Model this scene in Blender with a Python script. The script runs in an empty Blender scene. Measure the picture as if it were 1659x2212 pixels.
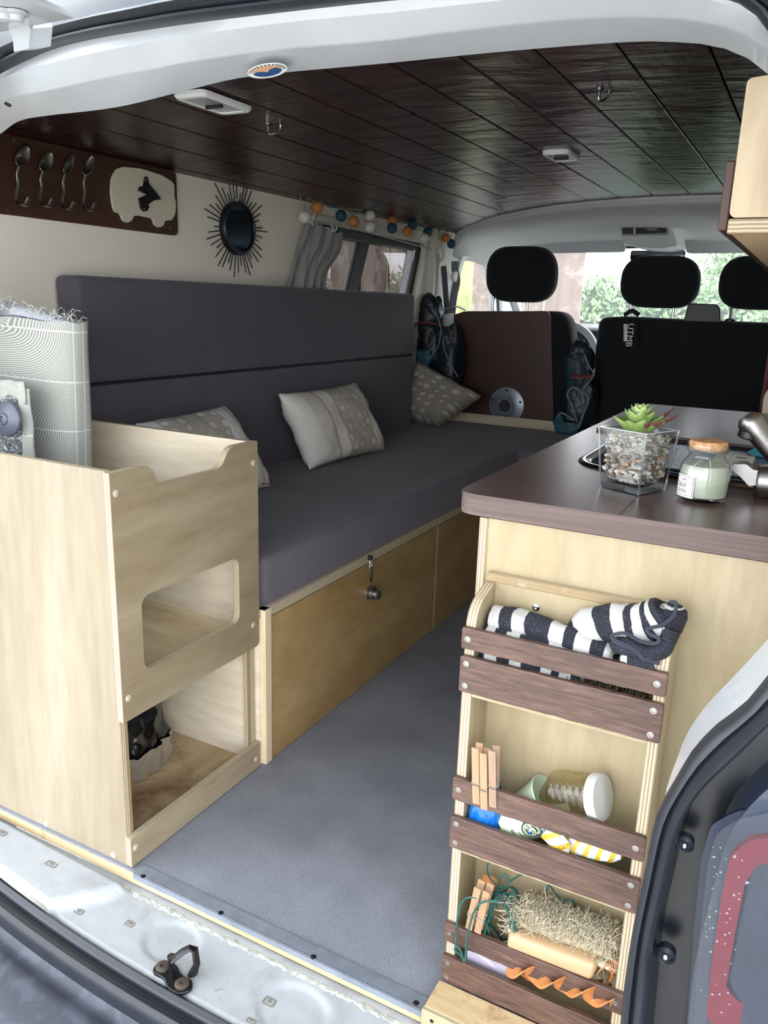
import bpy, bmesh, math, random
from mathutils import Vector, Matrix, noise
from math import sin, cos, pi, radians, sqrt, atan2
random.seed(7)
SC = bpy.context.scene
COL = SC.collection
# ------------------------------------------------------------------ camera
YAW, PIT, ROL, FPX = -0.485, -0.258, 0.032, 1712.27
CAM = Vector((0, 0, 1.0))
_f = Vector((sin(YAW) * cos(PIT), cos(YAW) * cos(PIT), sin(PIT)))
_r = _f.cross(Vector((0, 0, 1))).normalized()
_u = _r.cross(_f)
R2 = cos(ROL) * _r + sin(ROL) * _u
U2 = -sin(ROL) * _r + cos(ROL) * _u
cd = bpy.data.cameras.new('camera')
cam = bpy.data.objects.new('camera', cd)
COL.objects.link(cam)
cd.sensor_fit = 'HORIZONTAL'
cd.sensor_width = 36
cd.lens = FPX * 36 / 1659
cd.clip_start = 0.01
cam.matrix_world = Matrix(((R2.x, U2.x, -_f.x, CAM.x), (R2.y, U2.y, -_f.y, CAM.y), (R2.z, U2.z, -_f.z, CAM.z), (0, 0, 0, 1)))
SC.camera = cam


def P(u, v, x=None, y=None, z=None):
    """the point of the plane x=, y= or z= that the photograph shows at pixel (u, v)"""
    d = R2 * ((u - 829.5) / FPX) - U2 * ((v - 1106.0) / FPX) + _f
    if x is not None:
        return CAM + d * ((x - CAM.x) / d.x)
    if y is not None:
        return CAM + d * ((y - CAM.y) / d.y)
    return CAM + d * ((z - CAM.z) / d.z)


# ------------------------------------------------------------------ world and exposure
w = bpy.data.worlds.new('overcast_sky')
SC.world = w
w.use_nodes = True
nt = w.node_tree
nt.nodes.clear()
wo = nt.nodes.new('ShaderNodeOutputWorld')
bg = nt.nodes.new('ShaderNodeBackground')
tc = nt.nodes.new('ShaderNodeTexCoord')
sp = nt.nodes.new('ShaderNodeSeparateXYZ')
rp = nt.nodes.new('ShaderNodeValToRGB')
nt.links.new(tc.outputs['Generated'], sp.inputs[0])
nt.links.new(sp.outputs['Z'], rp.inputs[0])
nt.links.new(rp.outputs[0], bg.inputs[0])
nt.links.new(bg.outputs[0], wo.inputs[0])
rp.color_ramp.elements[0].color = (0.93, 0.95, 1.0, 1)
rp.color_ramp.elements[1].color = (0.84, 0.91, 1.0, 1)
bg.inputs[1].default_value = 1.0
SC.view_settings.view_transform = 'Standard'
SC.view_settings.look = 'None'
SC.view_settings.gamma = 1
SC.view_settings.exposure = 2.75
try:
    SC.view_settings.use_curve_mapping = False
except Exception:
    pass
SC.cycles.max_bounces = 12
SC.cycles.diffuse_bounces = 6
SC.cycles.transparent_max_bounces = 16
SC.cycles.sample_clamp_indirect = 6


# ------------------------------------------------------------------ materials
def C(h):
    h = h.lstrip('#')
    c = [int(h[i:i + 2], 16) / 255 for i in (0, 2, 4)]
    return tuple((v / 12.92 if v <= 0.04045 else ((v + 0.055) / 1.055) ** 2.4) for v in c) + (1,)


def newmat(name):
    m = bpy.data.materials.new(name)
    m.use_nodes = True
    nt = m.node_tree
    b = nt.nodes['Principled BSDF']
    return m, nt, b


def mapping(nt, scale=(1, 1, 1), rot=(0, 0, 0), coord='Object'):
    tc = nt.nodes.new('ShaderNodeTexCoord')
    mp = nt.nodes.new('ShaderNodeMapping')
    mp.inputs['Scale'].default_value = scale
    mp.inputs['Rotation'].default_value = rot
    nt.links.new(tc.outputs[coord], mp.inputs[0])
    return mp.outputs[0]


def ntex(nt, vec, scale=5, detail=4, rough=.55, dist=0):
    n = nt.nodes.new('ShaderNodeTexNoise')
    n.inputs['Scale'].default_value = scale
    n.inputs['Detail'].default_value = detail
    n.inputs['Roughness'].default_value = rough
    n.inputs['Distortion'].default_value = dist
    if vec is not None:
        nt.links.new(vec, n.inputs['Vector'])
    return n.outputs['Fac']


def ramp(nt, fac, stops):
    r = nt.nodes.new('ShaderNodeValToRGB')
    el = r.color_ramp.elements
    while len(el) < len(stops):
        el.new(.5)
    for e, (p, c) in zip(el, stops):
        e.position = p
        e.color = c if not isinstance(c, str) else C(c)
    nt.links.new(fac, r.inputs[0])
    return r.outputs[0]


def mixc(nt, fac, a, b, mode='MIX'):
    m = nt.nodes.new('ShaderNodeMix')
    m.data_type = 'RGBA'
    m.blend_type = mode
    for s, v in ((0, fac), (6, a), (7, b)):
        if isinstance(v, (int, float)):
            m.inputs[s].default_value = v
        elif isinstance(v, tuple):
            m.inputs[s].default_value = v
        else:
            nt.links.new(v, m.inputs[s])
    return m.outputs[2]


def mth(nt, op, a, b=None):
    m = nt.nodes.new('ShaderNodeMath')
    m.operation = op
    for i, v in enumerate((a, b)):
        if v is None:
            continue
        if isinstance(v, (int, float)):
            m.inputs[i].default_value = v
        else:
            nt.links.new(v, m.inputs[i])
    return m.outputs[0]


def bump(nt, b, h, strength=.3, dist=.01):
    n = nt.nodes.new('ShaderNodeBump')
    n.inputs['Strength'].default_value = strength
    n.inputs['Distance'].default_value = dist
    nt.links.new(h, n.inputs['Height'])
    nt.links.new(n.outputs[0], b.inputs['Normal'])


def plain(name, col, rough=.5, metal=0, var=.0, vs=8, bmp=0, bs=200, coat=0, bd=.002):
    m, nt, b = newmat(name)
    c = C(col)
    b.inputs['Roughness'].default_value = rough
    b.inputs['Metallic'].default_value = metal
    b.inputs['Coat Weight'].default_value = coat
    if var:
        f = ntex(nt, mapping(nt), vs, 5)
        d = tuple(v * (1 - var) for v in c[:3]) + (1,)
        l = tuple(min(1, v * (1 + var)) for v in c[:3]) + (1,)
        nt.links.new(ramp(nt, f, [(.35, d), (.65, l)]), b.inputs['Base Color'])
    else:
        b.inputs['Base Color'].default_value = c
    if bmp:
        bump(nt, b, ntex(nt, mapping(nt), bs, 3), bmp, bd)
    return m


def wood(name, c1, c2, c3, axis=2, rough=.45, fine=60, coarse=5, stretch=9, dirt=None, bmp=.08, gap=1):
    """grain runs along the axis"""
    m, nt, b = newmat(name)
    s = [1, 1, 1]
    s[axis] = 1 / stretch
    v = mapping(nt, tuple(s))
    f1 = ntex(nt, v, coarse, 6, .6, 1.2)
    col = ramp(nt, f1, [(.3, c1), (.5, c2), (.72, c3)])
    f2 = ntex(nt, v, fine, 5, .65)
    g = ramp(nt, f2, [(.35, (.82, .8, .78, 1)), (.6, (1, 1, 1, 1))])
    col = mixc(nt, .8 * gap, col, g, 'MULTIPLY')
    if dirt:
        dc, lo, hi, sc = dirt
        fd = ntex(nt, mapping(nt), sc, 5, .7, .6)
        fac = ramp(nt, fd, [(lo, (0, 0, 0, 1)), (hi, (1, 1, 1, 1))])
        col = mixc(nt, fac, col, C(dc))
    nt.links.new(col, b.inputs['Base Color'])
    b.inputs['Roughness'].default_value = rough
    bump(nt, b, f2, bmp, .002)
    return m


def plyedge(name, axis, light='#cbbfa6', dark='#a08a68', period=.0042):
    m, nt, b = newmat(name)
    tcn = nt.nodes.new('ShaderNodeTexCoord')
    spn = nt.nodes.new('ShaderNodeSeparateXYZ')
    nt.links.new(tcn.outputs['Object'], spn.inputs[0])
    nz = ntex(nt, mapping(nt), 60, 3)
    a = mth(nt, 'ADD', spn.outputs[axis], mth(nt, 'MULTIPLY', nz, .0012))
    s = mth(nt, 'SINE', mth(nt, 'MULTIPLY', a, 2 * pi / period))
    col = ramp(nt, mth(nt, 'ADD', mth(nt, 'MULTIPLY', s, .5), .5), [(.3, dark), (.62, light)])
    nt.links.new(col, b.inputs['Base Color'])
    b.inputs['Roughness'].default_value = .6
    return m


def fabric(name, c, var=.12, scale=900, bmp=.25, rough=.95, wrinkle=0):
    m, nt, b = newmat(name)
    base = C(c)
    f = ntex(nt, mapping(nt), 6, 4)
    col = ramp(nt, f, [(.3, tuple(v * (1 - var) for v in base[:3]) + (1,)), (.7, tuple(min(1, v * (1 + var)) for v in base[:3]) + (1,))])
    nt.links.new(col, b.inputs['Base Color'])
    b.inputs['Roughness'].default_value = rough
    b.inputs['Sheen Weight'].default_value = .15
    h = ntex(nt, mapping(nt), scale, 2)
    if wrinkle:
        h2 = ntex(nt, mapping(nt, (3, 1.2, 3)), 7, 3, .5, .8)
        h = mth(nt, 'ADD', mth(nt, 'MULTIPLY', h, .02), mth(nt, 'MULTIPLY', h2, wrinkle))
        bump(nt, b, h, bmp, .05)
    else:
        bump(nt, b, h, bmp, .001)
    return m


def thin_glass(name, tint=(1, 1, 1, 1), rough=0.0, refl=1.0, haze=0):
    m, nt, b = newmat(name)
    nt.nodes.remove(b)
    out = nt.nodes['Material Output']
    tr = nt.nodes.new('ShaderNodeBsdfTransparent')
    tr.inputs[0].default_value = tint
    gl = nt.nodes.new('ShaderNodeBsdfGlossy')
    gl.inputs['Roughness'].default_value = rough
    fr = nt.nodes.new('ShaderNodeLayerWeight')
    sch = mth(nt, 'ADD', mth(nt, 'MULTIPLY', mth(nt, 'POWER', fr.outputs['Facing'], 5), .9), .045)
    mx = nt.nodes.new('ShaderNodeMixShader')
    nt.links.new(mth(nt, 'MINIMUM', mth(nt, 'MULTIPLY', sch, refl), 1.0), mx.inputs[0])
    nt.links.new(tr.outputs[0], mx.inputs[1])
    nt.links.new(gl.outputs[0], mx.inputs[2])
    res = mx.outputs[0]
    if haze:  # translucent veil imitates the bright haze that washes out the outside view
        tl_ = nt.nodes.new('ShaderNodeBsdfTranslucent')
        tl_.inputs[0].default_value = (.85, .88, .9, 1)
        m3 = nt.nodes.new('ShaderNodeMixShader')
        m3.inputs[0].default_value = haze
        nt.links.new(res, m3.inputs[1])
        nt.links.new(tl_.outputs[0], m3.inputs[2])
        res = m3.outputs[0]
    nt.links.new(res, out.inputs[0])
    return m


M = {}
M['ply'] = wood('birch_ply_pale', '#a79a82', '#b5a991', '#c0b6a2', 2, .5, 45, 4, 8, ('#a38e6b', .64, .8, 5))
M['ply_aisle'] = wood('birch_ply_tan', '#908063', '#9f9076', '#ada086', 1, .5, 50, 5, 6, ('#8d7450', .6, .85, 6))
M['ply_bench'] = wood('birch_ply_golden', '#8f784f', '#a18a61', '#ae9871', 1, .42, 45, 4, 3, ('#7c6139', .6, .85, 4))
M['ply_in'] = wood('birch_ply_inside', '#c9bca2', '#d8ccb4', '#e4dac6', 0, .55, 45, 4, 6)
M['ply_stain'] = wood('birch_ply_stained', '#a58e6c', '#bba684', '#c9b697', 1, .6, 45, 4, 6, ('#6d4a2c', .45, .75, 7))
M['ply_cab'] = wood('birch_ply_cream', '#b5a684', '#bfb292', '#c8bda2', 2, .5, 45, 3, 5)
M['edge_x'] = plyedge('ply_edge_x', 0)
M['edge_y'] = plyedge('ply_edge_y', 1)
M['edge_z'] = plyedge('ply_edge_z', 2)
M['edge_dark'] = plyedge('ply_edge_dark', 2, '#a8906c', '#6f583c')
M['white_paint'] = plain('van_white_paint', '#bcc0c4', .32, var=.05, vs=6, coat=.3)
M['white_dirty'] = None
M['cream_wall'] = plain('cream_wall_board', '#e8e2d4', .6, var=.03, vs=3)
M['rubber'] = plain('seal_rubber', '#2e333d', .42, var=.15, vs=20)
M['bumper'] = plain('bumper_plastic', '#4c5464', .35, var=.18, vs=9)
M['body_dark'] = plain('dark_gloss_body', '#222a38', .15, coat=.6, var=.2, vs=12)
M['chan_black'] = plain('black_channel_paint', '#14171d', .3)
M['alu'] = plain('brushed_aluminium', '#a4adba', .4, .55, var=.1, vs=40)
M['steel'] = plain('polished_steel', '#b9bcc0', .18, 1)
M['steel_dark'] = plain('dark_steel', '#3a3a3c', .35, .9)
M['satin'] = plain('satin_nickel', '#a5a2a0', .33, 1)
M['black'] = plain('matt_black', '#0c0d10', .5)
M['black_plastic'] = plain('black_plastic', '#15171b', .35)
M['seat'] = fabric('black_seat_cloth', '#0d1016', .15, 900, .3)
M['seat_side'] = plain('seat_side_vinyl', '#1c2027', .45)
M['mattress'] = fabric('charcoal_cushion_cover', '#5d5963', .08, 900, .35, wrinkle=.16)
M['mattress_back'] = fabric('charcoal_backrest_cover', '#57535c', .07, 900, .3)
M['piping'] = plain('navy_piping', '#10182a', .7)
M['light_plastic'] = plain('pale_grey_plastic', '#dadddc', .4)
M['headliner'] = fabric('pale_headliner', '#dcdedb', .03, 700, .15)
M['trim_cream'] = plain('cream_pillar_trim', '#cfcdc0', .5, var=.04, vs=8)
M['board_brown'] = wood('brown_stained_board', '#38201a', '#41271f', '#4a2e25', 1, .45, 60, 4, 6, None, .05)
M['worktop'] = wood('brown_worktop', '#4d3a37', '#584340', '#644c47', 0, .27, 50, 3, 8, None, .04)
M['worktop_edge'] = wood('worn_worktop_edge', '#4f3f3b', '#6c5a55', '#92817a', 0, .5, 200, 16, 26, None, .5)
m, nt, b = newmat('walnut_stained_slat')
v = mapping(nt, (.09, 1, 1))
f = ntex(nt, v, 210, 6, .7, .3)
col = ramp(nt, f, [(.3, '#3b2a25'), (.5, '#544038'), (.66, '#6f564b'), (.76, '#a38874')])
f2 = ntex(nt, mapping(nt, (.3, 1, 1)), 28, 5, .7)
col = mixc(nt, mth(nt, 'MULTIPLY', ramp(nt, f2, [(.45, (0, 0, 0, 1)), (.75, (1, 1, 1, 1))]), .6), col, C('#7b6053'))
nt.links.new(col, b.inputs['Base Color'])
b.inputs['Roughness'].default_value = .42
bump(nt, b, f, .35, .001)
M['slat'] = m
M['glass'] = thin_glass('window_glass', haze=.05)
M['glass_tint'] = thin_glass('tinted_window_glass', (.20, .20, .20, 1), 0, 1.0)
M['white'] = plain('matt_white', '#e6e6e2', .5)
M['cork'] = plain('cork', '#b98e62', .85, var=.3, vs=150, bmp=.4, bs=300)
M['teal'] = plain('teal_ball', '#17485a', .6, bmp=.5, bs=400)
M['orange'] = plain('mustard_ball', '#b9783c', .6, bmp=.5, bs=400)
M['ballwhite'] = plain('white_ball', '#d4d2cc', .6, bmp=.5, bs=400)
M['wire'] = plain('clear_cable', '#a8a59a', .3)
M['peg'] = wood('peg_wood', '#b08a66', '#c29c79', '#cfad8e', 2, .55, 300, 20, 10)
M['peg_dark'] = wood('peg_wood_weathered', '#9a7c66', '#ad8f79', '#bba18d', 2, .6, 300, 20, 10)

# floor vinyl
m, nt, b = newmat('speckled_grey_vinyl')
v = mapping(nt)
f = ntex(nt, v, 5, 6, .6)
col = ramp(nt, f, [(.35, '#71747d'), (.65, '#84878f')])
f2 = ntex(nt, v, 420, 3, .7)
sp_ = ramp(nt, f2, [(.56, (0, 0, 0, 1)), (.72, (1, 1, 1, 1))])
col = mixc(nt, sp_, col, C('#a3abb9'))
f3 = ntex(nt, v, 300, 2, .7)
sp_ = ramp(nt, f3, [(.3, (1, 1, 1, 1)), (.42, (0, 0, 0, 1))])
col = mixc(nt, sp_, col, C('#555862'))
nt.links.new(col, b.inputs['Base Color'])
b.inputs['Roughness'].default_value = .5
bump(nt, b, f2, .3, .001)
M['vinyl'] = m

# dirty white sill paint
m, nt, b = newmat('worn_white_sill_paint')
v = mapping(nt)
f = ntex(nt, v, 9, 6, .7, .5)
col = ramp(nt, f, [(.3, '#a3a6a8'), (.5, '#b4b9bc')])
f2 = ntex(nt, v, 34, 7, .75, .8)
dm = ramp(nt, f2, [(.61, (0, 0, 0, 1)), (.7, (1, 1, 1, 1))])
col = mixc(nt, mth(nt, 'MULTIPLY', dm, .75), col, C('#8d7f6d'))
nt.links.new(col, b.inputs['Base Color'])
b.inputs['Roughness'].default_value = .4
bump(nt, b, f2, .25, .004)
M['white_dirty'] = m

# bumper with water stains
m, nt, b = newmat('wet_bumper_plastic')
v = mapping(nt)
f = ntex(nt, v, 22, 5, .6, .4)
col = ramp(nt, f, [(.47, '#2f333c'), (.56, '#3c424d')])
nt.links.new(col, b.inputs['Base Color'])
b.inputs['Roughness'].default_value = .55
M['bumper'] = m

# ceiling planks: dark stained, glossy, knotty
m, nt, b = newmat('dark_stained_ceiling_board')
oi = nt.nodes.new('ShaderNodeObjectInfo')
tcn = nt.nodes.new('ShaderNodeTexCoord')
mp = nt.nodes.new('ShaderNodeMapping')
mp.inputs['Scale'].default_value = (1, .14, 1)
cb = nt.nodes.new('ShaderNodeCombineXYZ')
nt.links.new(mth(nt, 'MULTIPLY', oi.outputs['Random'], 37.0), cb.inputs[1])
va = nt.nodes.new('ShaderNodeVectorMath')
nt.links.new(tcn.outputs['Object'], va.inputs[0])
nt.links.new(cb.outputs[0], va.inputs[1])
nt.links.new(va.outputs[0], mp.inputs[0])
f = ntex(nt, mp.outputs[0], 9, 5, .6, 2.2)
f2 = ntex(nt, mp.outputs[0], 70, 5, .6, .4)
wv = nt.nodes.new('ShaderNodeTexWave')
wv.wave_type = 'RINGS'
wv.inputs['Scale'].default_value = 3.2
wv.inputs['Distortion'].default_value = 9
wv.inputs['Detail'].default_value = 3
nt.links.new(mp.outputs[0], wv.inputs[0])
col = ramp(nt, f, [(.3, '#221719'), (.6, '#33211f'), (.8, '#3f2a25')])
nt.links.new(col, b.inputs['Base Color'])
b.inputs['Roughness'].default_value = .30
mp2 = nt.nodes.new('ShaderNodeMapping')
mp2.inputs['Scale'].default_value = (.35, 1, 1)
nt.links.new(va.outputs[0], mp2.inputs[0])
f4 = ntex(nt, mp2.outputs[0], 16, 3, .5, .6)
h = mth(nt, 'ADD', mth(nt, 'MULTIPLY', f2, .25), mth(nt, 'MULTIPLY', wv.outputs['Fac'], .35))
h = mth(nt, 'ADD', h, mth(nt, 'MULTIPLY', f4, 1.1))
bump(nt, b, h, .6, .008)
M['ceil'] = m
M['ceil_gap'] = plain('dark_gap', '#060506', .9)


# ------------------------------------------------------------------ mesh tools
def wloc(o):
    v = Vector((0, 0, 0))
    while o is not None:
        v = v + o.location
        o = o.parent
    return v


class MB:
    def __init__(s):
        s.v, s.f, s.m, s.uv = [], [], [], {}

    def add(s, vs, fs, mi=0, uvs=None):
        o = len(s.v)
        s.v += [Vector(a) for a in vs]
        for k, f in enumerate(fs):
            s.f.append([i + o for i in f])
            s.m.append(mi if isinstance(mi, int) else mi[k])
        if uvs:
            for i, q in enumerate(uvs):
                s.uv[i + o] = q
        return s

    def box(s, a, b, mi=0, bev=0, seg=2, mat=None):
        a, b = Vector(a), Vector(b)
        lo = Vector([min(a[i], b[i]) for i in range(3)])
        hi = Vector([max(a[i], b[i]) for i in range(3)])
        bm = bmesh.new()
        bmesh.ops.create_cube(bm, size=1)
        for q in bm.verts:
            q.co = Vector([(lo[i] + hi[i]) / 2 + q.co[i] * (hi[i] - lo[i]) for i in range(3)])
        if bev:
            bmesh.ops.bevel(bm, geom=bm.edges[:], offset=bev, segments=seg, profile=.5, affect='EDGES')
        return s.bm(bm, mi, mat)

    def bm(s, bm, mi=0, mat=None):
        bm.verts.index_update()
        s.add([(mat @ q.co if mat else q.co.copy()) for q in bm.verts], [[q.index for q in f.verts] for f in bm.faces], mi)
        bm.free()
        return s

    def prism(s, pts, d, mi=0, mside=None):
        """pts: closed 3D polygon, d: extrusion vector"""
        n = len(pts)
        d = Vector(d)
        vs = [Vector(p) for p in pts] + [Vector(p) + d for p in pts]
        fs = [list(range(n))[::-1], list(range(n, 2 * n))] + [[i, (i + 1) % n, n + (i + 1) % n, n + i] for i in range(n)]
        ms = [mi, mi] + [mi if mside is None else mside] * n
        return s.add(vs, fs, ms)

    def tube(s, pts, r, n=8, mi=0, cap=True, flat=1):
        pts = [Vector(p) for p in pts]
        rs = r if isinstance(r, (list, tuple)) else [r] * len(pts)
        vs, fs = [], []
        up = None
        for i, p in enumerate(pts):
            t = (pts[min(i + 1, len(pts) - 1)] - pts[max(i - 1, 0)])
            t = t.normalized() if t.length > 1e-9 else Vector((0, 0, 1))
            if up is None:
                up = t.orthogonal().normalized()
            up = (up - t * up.dot(t))
            up = up.normalized() if up.length > 1e-6 else t.orthogonal().normalized()
            sd = t.cross(up)
            for k in range(n):
                a = 2 * pi * k / n
                vs.append(p + (up * cos(a) + sd * sin(a) * flat) * rs[i])
        for i in range(len(pts) - 1):
            for k in range(n):
                a, b2 = i * n + k, i * n + (k + 1) % n
                fs.append([a, b2, b2 + n, a + n])
        if cap:
            fs.append(list(range(n))[::-1])
            fs.append([(len(pts) - 1) * n + k for k in range(n)])
        return s.add(vs, fs, mi)

    def lathe(s, c, prof, axis=(0, 0, 1), n=32, mi=0, sc=(1, 1)):
        """prof: (radius, height) along axis"""
        ax = Vector(axis).normalized()
        u = ax.orthogonal().normalized()
        if abs(ax.z) > .99:
            u = Vector((1, 0, 0))
        w_ = ax.cross(u)
        c = Vector(c)
        vs, fs = [], []
        for (r, h) in prof:
            for k in range(n):
                a = 2 * pi * k / n
                vs.append(c + ax * h + (u * cos(a) * sc[0] + w_ * sin(a) * sc[1]) * r)
        for i in range(len(prof) - 1):
            for k in range(n):
                a, b2 = i * n + k, i * n + (k + 1) % n
                fs.append([a, b2, b2 + n, a + n])
        if prof[0][0] > 1e-5:
            fs.append(list(range(n))[::-1])
        if prof[-1][0] > 1e-5:
            fs.append([(len(prof) - 1) * n + k for k in range(n)])
        return s.add(vs, fs, mi)

    def ball(s, c, r, mi=0, n=16, sc=(1, 1, 1)):
        c = Vector(c)
        vs, fs = [], []
        h = n // 2
        for i in range(h + 1):
            t = pi * i / h
            for k in range(n):
                a = 2 * pi * k / n
                vs.append(c + Vector((sin(t) * cos(a) * sc[0], sin(t) * sin(a) * sc[1], cos(t) * sc[2])) * r)
        for i in range(h):
            for k in range(n):
                a, b2 = i * n + k, i * n + (k + 1) % n
                fs.append([a, a + n, b2 + n, b2])
        return s.add(vs, fs, mi)

    def grid(s, fn, nu, nv, mi=0, closed_u=False):
        vs, fs, uv = [], [], []
        for j in range(nv + 1):
            for i in range(nu + (0 if closed_u else 1)):
                vs.append(fn(i / nu, j / nv))
                uv.append((i / nu, j / nv))
        W = nu if closed_u else nu + 1
        for j in range(nv):
            for i in range(nu):
                a, b2 = j * W + i, j * W + (i + 1) % W
                fs.append([a, b2, b2 + W, a + W])
        return s.add(vs, fs, mi, uv)

    def loft(s, rows, mi=0):
        n = len(rows[0])
        vs = [Vector(p) for r in rows for p in r]
        fs = []
        for j in range(len(rows) - 1):
            for i in range(n - 1):
                a = j * n + i
                fs.append([a, a + 1, a + 1 + n, a + n])
        return s.add(vs, fs, mi)

    def build(s, name, mats, parent=None, smooth=35, label=None, kind=None, solid=0, sub=0, bevel=0, doubles=0):
        if not isinstance(mats, (list, tuple)):
            mats = [mats]
        off = wloc(parent)
        me = bpy.data.meshes.new(name)
        me.from_pydata([v - off for v in s.v], [], s.f)
        for m_ in mats:
            me.materials.append(M[m_] if isinstance(m_, str) else m_)
        for p, mi in zip(me.polygons, s.m):
            p.material_index = mi
        if s.uv:
            ul = me.uv_layers.new(name='UVMap')
            for lp in me.loops:
                ul.data[lp.index].uv = s.uv.get(lp.vertex_index, (0, 0))
        bm = bmesh.new()
        bm.from_mesh(me)
        if doubles:
            bmesh.ops.remove_doubles(bm, verts=bm.verts[:], dist=doubles)
        bmesh.ops.recalc_face_normals(bm, faces=bm.faces[:])
        bm.to_mesh(me)
        bm.free()
        if smooth:
            for p in me.polygons:
                p.use_smooth = True
            me.set_sharp_from_angle(angle=radians(smooth))
        o = bpy.data.objects.new(name, me)
        COL.objects.link(o)
        o.parent = parent
        if bevel:
            md = o.modifiers.new('bevel', 'BEVEL')
            md.width = bevel
            md.segments = 2
            md.limit_method = 'ANGLE'
        if solid:
            md = o.modifiers.new('solid', 'SOLIDIFY')
            md.thickness = solid
        if sub:
            md = o.modifiers.new('sub', 'SUBSURF')
            md.levels = md.render_levels = sub
        if label:
            o['label'] = label
        if kind:
            o['kind'] = kind
        return o


def thing(name, loc, label, cat, group=None, kind=None):
    o = bpy.data.objects.new(name, None)
    COL.objects.link(o)
    o.location = loc
    o.empty_display_size = .05
    if label:
        o['label'] = label
    if cat:
        o['category'] = cat
    if group:
        o['group'] = group
    if kind:
        o['kind'] = kind
    return o


def tag(o, label, cat, group=None):
    o['label'] = label
    o['category'] = cat
    if group:
        o['group'] = group
    return o


def struct(o):
    o['kind'] = 'structure'
    return o


def copy_tree(o, parent=None):
    c = o.copy()
    COL.objects.link(c)
    c.parent = parent
    for ch in o.children:
        copy_tree(ch, c)
    return c


def rnd_poly(pts, r, n=5):
    """round the corners of a closed 3D polygon; r scalar or list"""
    out = []
    N = len(pts)
    for i in range(N):
        p = Vector(pts[i])
        rr = r[i] if isinstance(r, (list, tuple)) else r
        if rr <= 0:
            out.append(p)
            continue
        a, b = Vector(pts[i - 1]) - p, Vector(pts[(i + 1) % N]) - p
        q = min(rr, a.length * .49, b.length * .49)
        A, B = p + a.normalized() * q, p + b.normalized() * q
        for k in range(n + 1):
            t = k / n
            out.append(A * (1 - t) ** 2 + p * 2 * t * (1 - t) + B * t * t)
    return out


def resample(pts, n):
    pts = [Vector(p) for p in pts]
    L = [0]
    for a, b in zip(pts, pts[1:]):
        L.append(L[-1] + (b - a).length)
    out = []
    for i in range(n):
        t = L[-1] * i / (n - 1)
        k = 0
        while k < len(pts) - 2 and L[k + 1] < t:
            k += 1
        q = (t - L[k]) / max(1e-9, L[k + 1] - L[k])
        out.append(pts[k].lerp(pts[k + 1], min(1, max(0, q))))
    return out


def spline(pts, n=6):
    """Catmull-Rom through the points"""
    pts = [Vector(p) for p in pts]
    out = []
    for i in range(len(pts) - 1):
        p0, p1, p2, p3 = pts[max(i - 1, 0)], pts[i], pts[i + 1], pts[min(i + 2, len(pts) - 1)]
        for k in range(n):
            t = k / n
            out.append(.5 * ((2 * p1) + (p2 - p0) * t + (2 * p0 - 5 * p1 + 4 * p2 - p3) * t * t + (3 * p1 - p0 - 3 * p2 + p3) * t ** 3))
    out.append(pts[-1])
    return out


def holed(mb, outer, holes, d, mi=0, mside=1):
    """a flat panel with holes: outer and holes are loops in one plane, d the thickness vector"""
    bm = bmesh.new()
    d = Vector(d)
    n = d.normalized()
    es = []
    for loop in [outer] + holes:
        vs = [bm.verts.new(p) for p in loop]
        for i in range(len(vs)):
            es.append(bm.edges.new((vs[i], vs[(i + 1) % len(vs)])))
    bmesh.ops.triangle_fill(bm, use_beauty=True, use_dissolve=False, edges=es, normal=n)
    bm.verts.index_update()
    vs = [v.co.copy() for v in bm.verts]
    fs = [[v.index for v in f.verts] for f in bm.faces]
    bm.free()
    mb.add(vs, fs, mi)
    mb.add([v + d for v in vs], fs, mi)
    for loop in [outer] + holes:
        k = len(loop)
        mb.add([Vector(p) for p in loop] + [Vector(p) + d for p in loop], [[i, (i + 1) % k, k + (i + 1) % k, k + i] for i in range(k)], mside)
    return mb


def text_mb(txt, size, org, right, up, depth=.0006, mi=0, mb=None, align='LEFT'):
    cu = bpy.data.curves.new('lettering', 'FONT')
    cu.body = txt
    cu.size = size
    cu.align_x = align
    cu.resolution_u = 2
    ob = bpy.data.objects.new('lettering', cu)
    COL.objects.link(ob)
    dg = bpy.context.evaluated_depsgraph_get()
    me = ob.evaluated_get(dg).to_mesh()
    right, up, org = Vector(right).normalized(), Vector(up).normalized(), Vector(org)
    n = right.cross(up)
    vs = [org + right * v.co.x + up * v.co.y + n * depth for v in me.vertices]
    fs = [list(p.vertices) for p in me.polygons]
    mb = mb or MB()
    mb.add(vs, fs, mi)
    ob.evaluated_get(dg).to_mesh_clear()
    bpy.data.objects.remove(ob)
    bpy.data.curves.remove(cu)
    return mb


def rbox(c, size, r, seg=4, rot=None):
    bm = bmesh.new()
    bmesh.ops.create_cube(bm, size=1)
    for v in bm.verts:
        v.co = Vector([v.co[i] * size[i] for i in range(3)])
    bmesh.ops.bevel(bm, geom=bm.edges[:], offset=r, segments=seg, profile=.5, affect='EDGES')
    mat = Matrix.Translation(Vector(c)) @ (rot.to_4x4() if rot else Matrix.Identity(4))
    return MB().bm(bm, 0, mat)


# colour calibration of the materials above (one factor for the whole material)
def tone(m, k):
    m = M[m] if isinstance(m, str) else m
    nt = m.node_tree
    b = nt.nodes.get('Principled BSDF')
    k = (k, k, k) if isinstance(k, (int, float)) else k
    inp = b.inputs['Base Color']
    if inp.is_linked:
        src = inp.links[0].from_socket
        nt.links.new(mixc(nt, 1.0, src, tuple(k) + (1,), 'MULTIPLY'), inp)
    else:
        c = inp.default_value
        inp.default_value = (min(1, c[0] * k[0]), min(1, c[1] * k[1]), min(1, c[2] * k[2]), 1)


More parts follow.
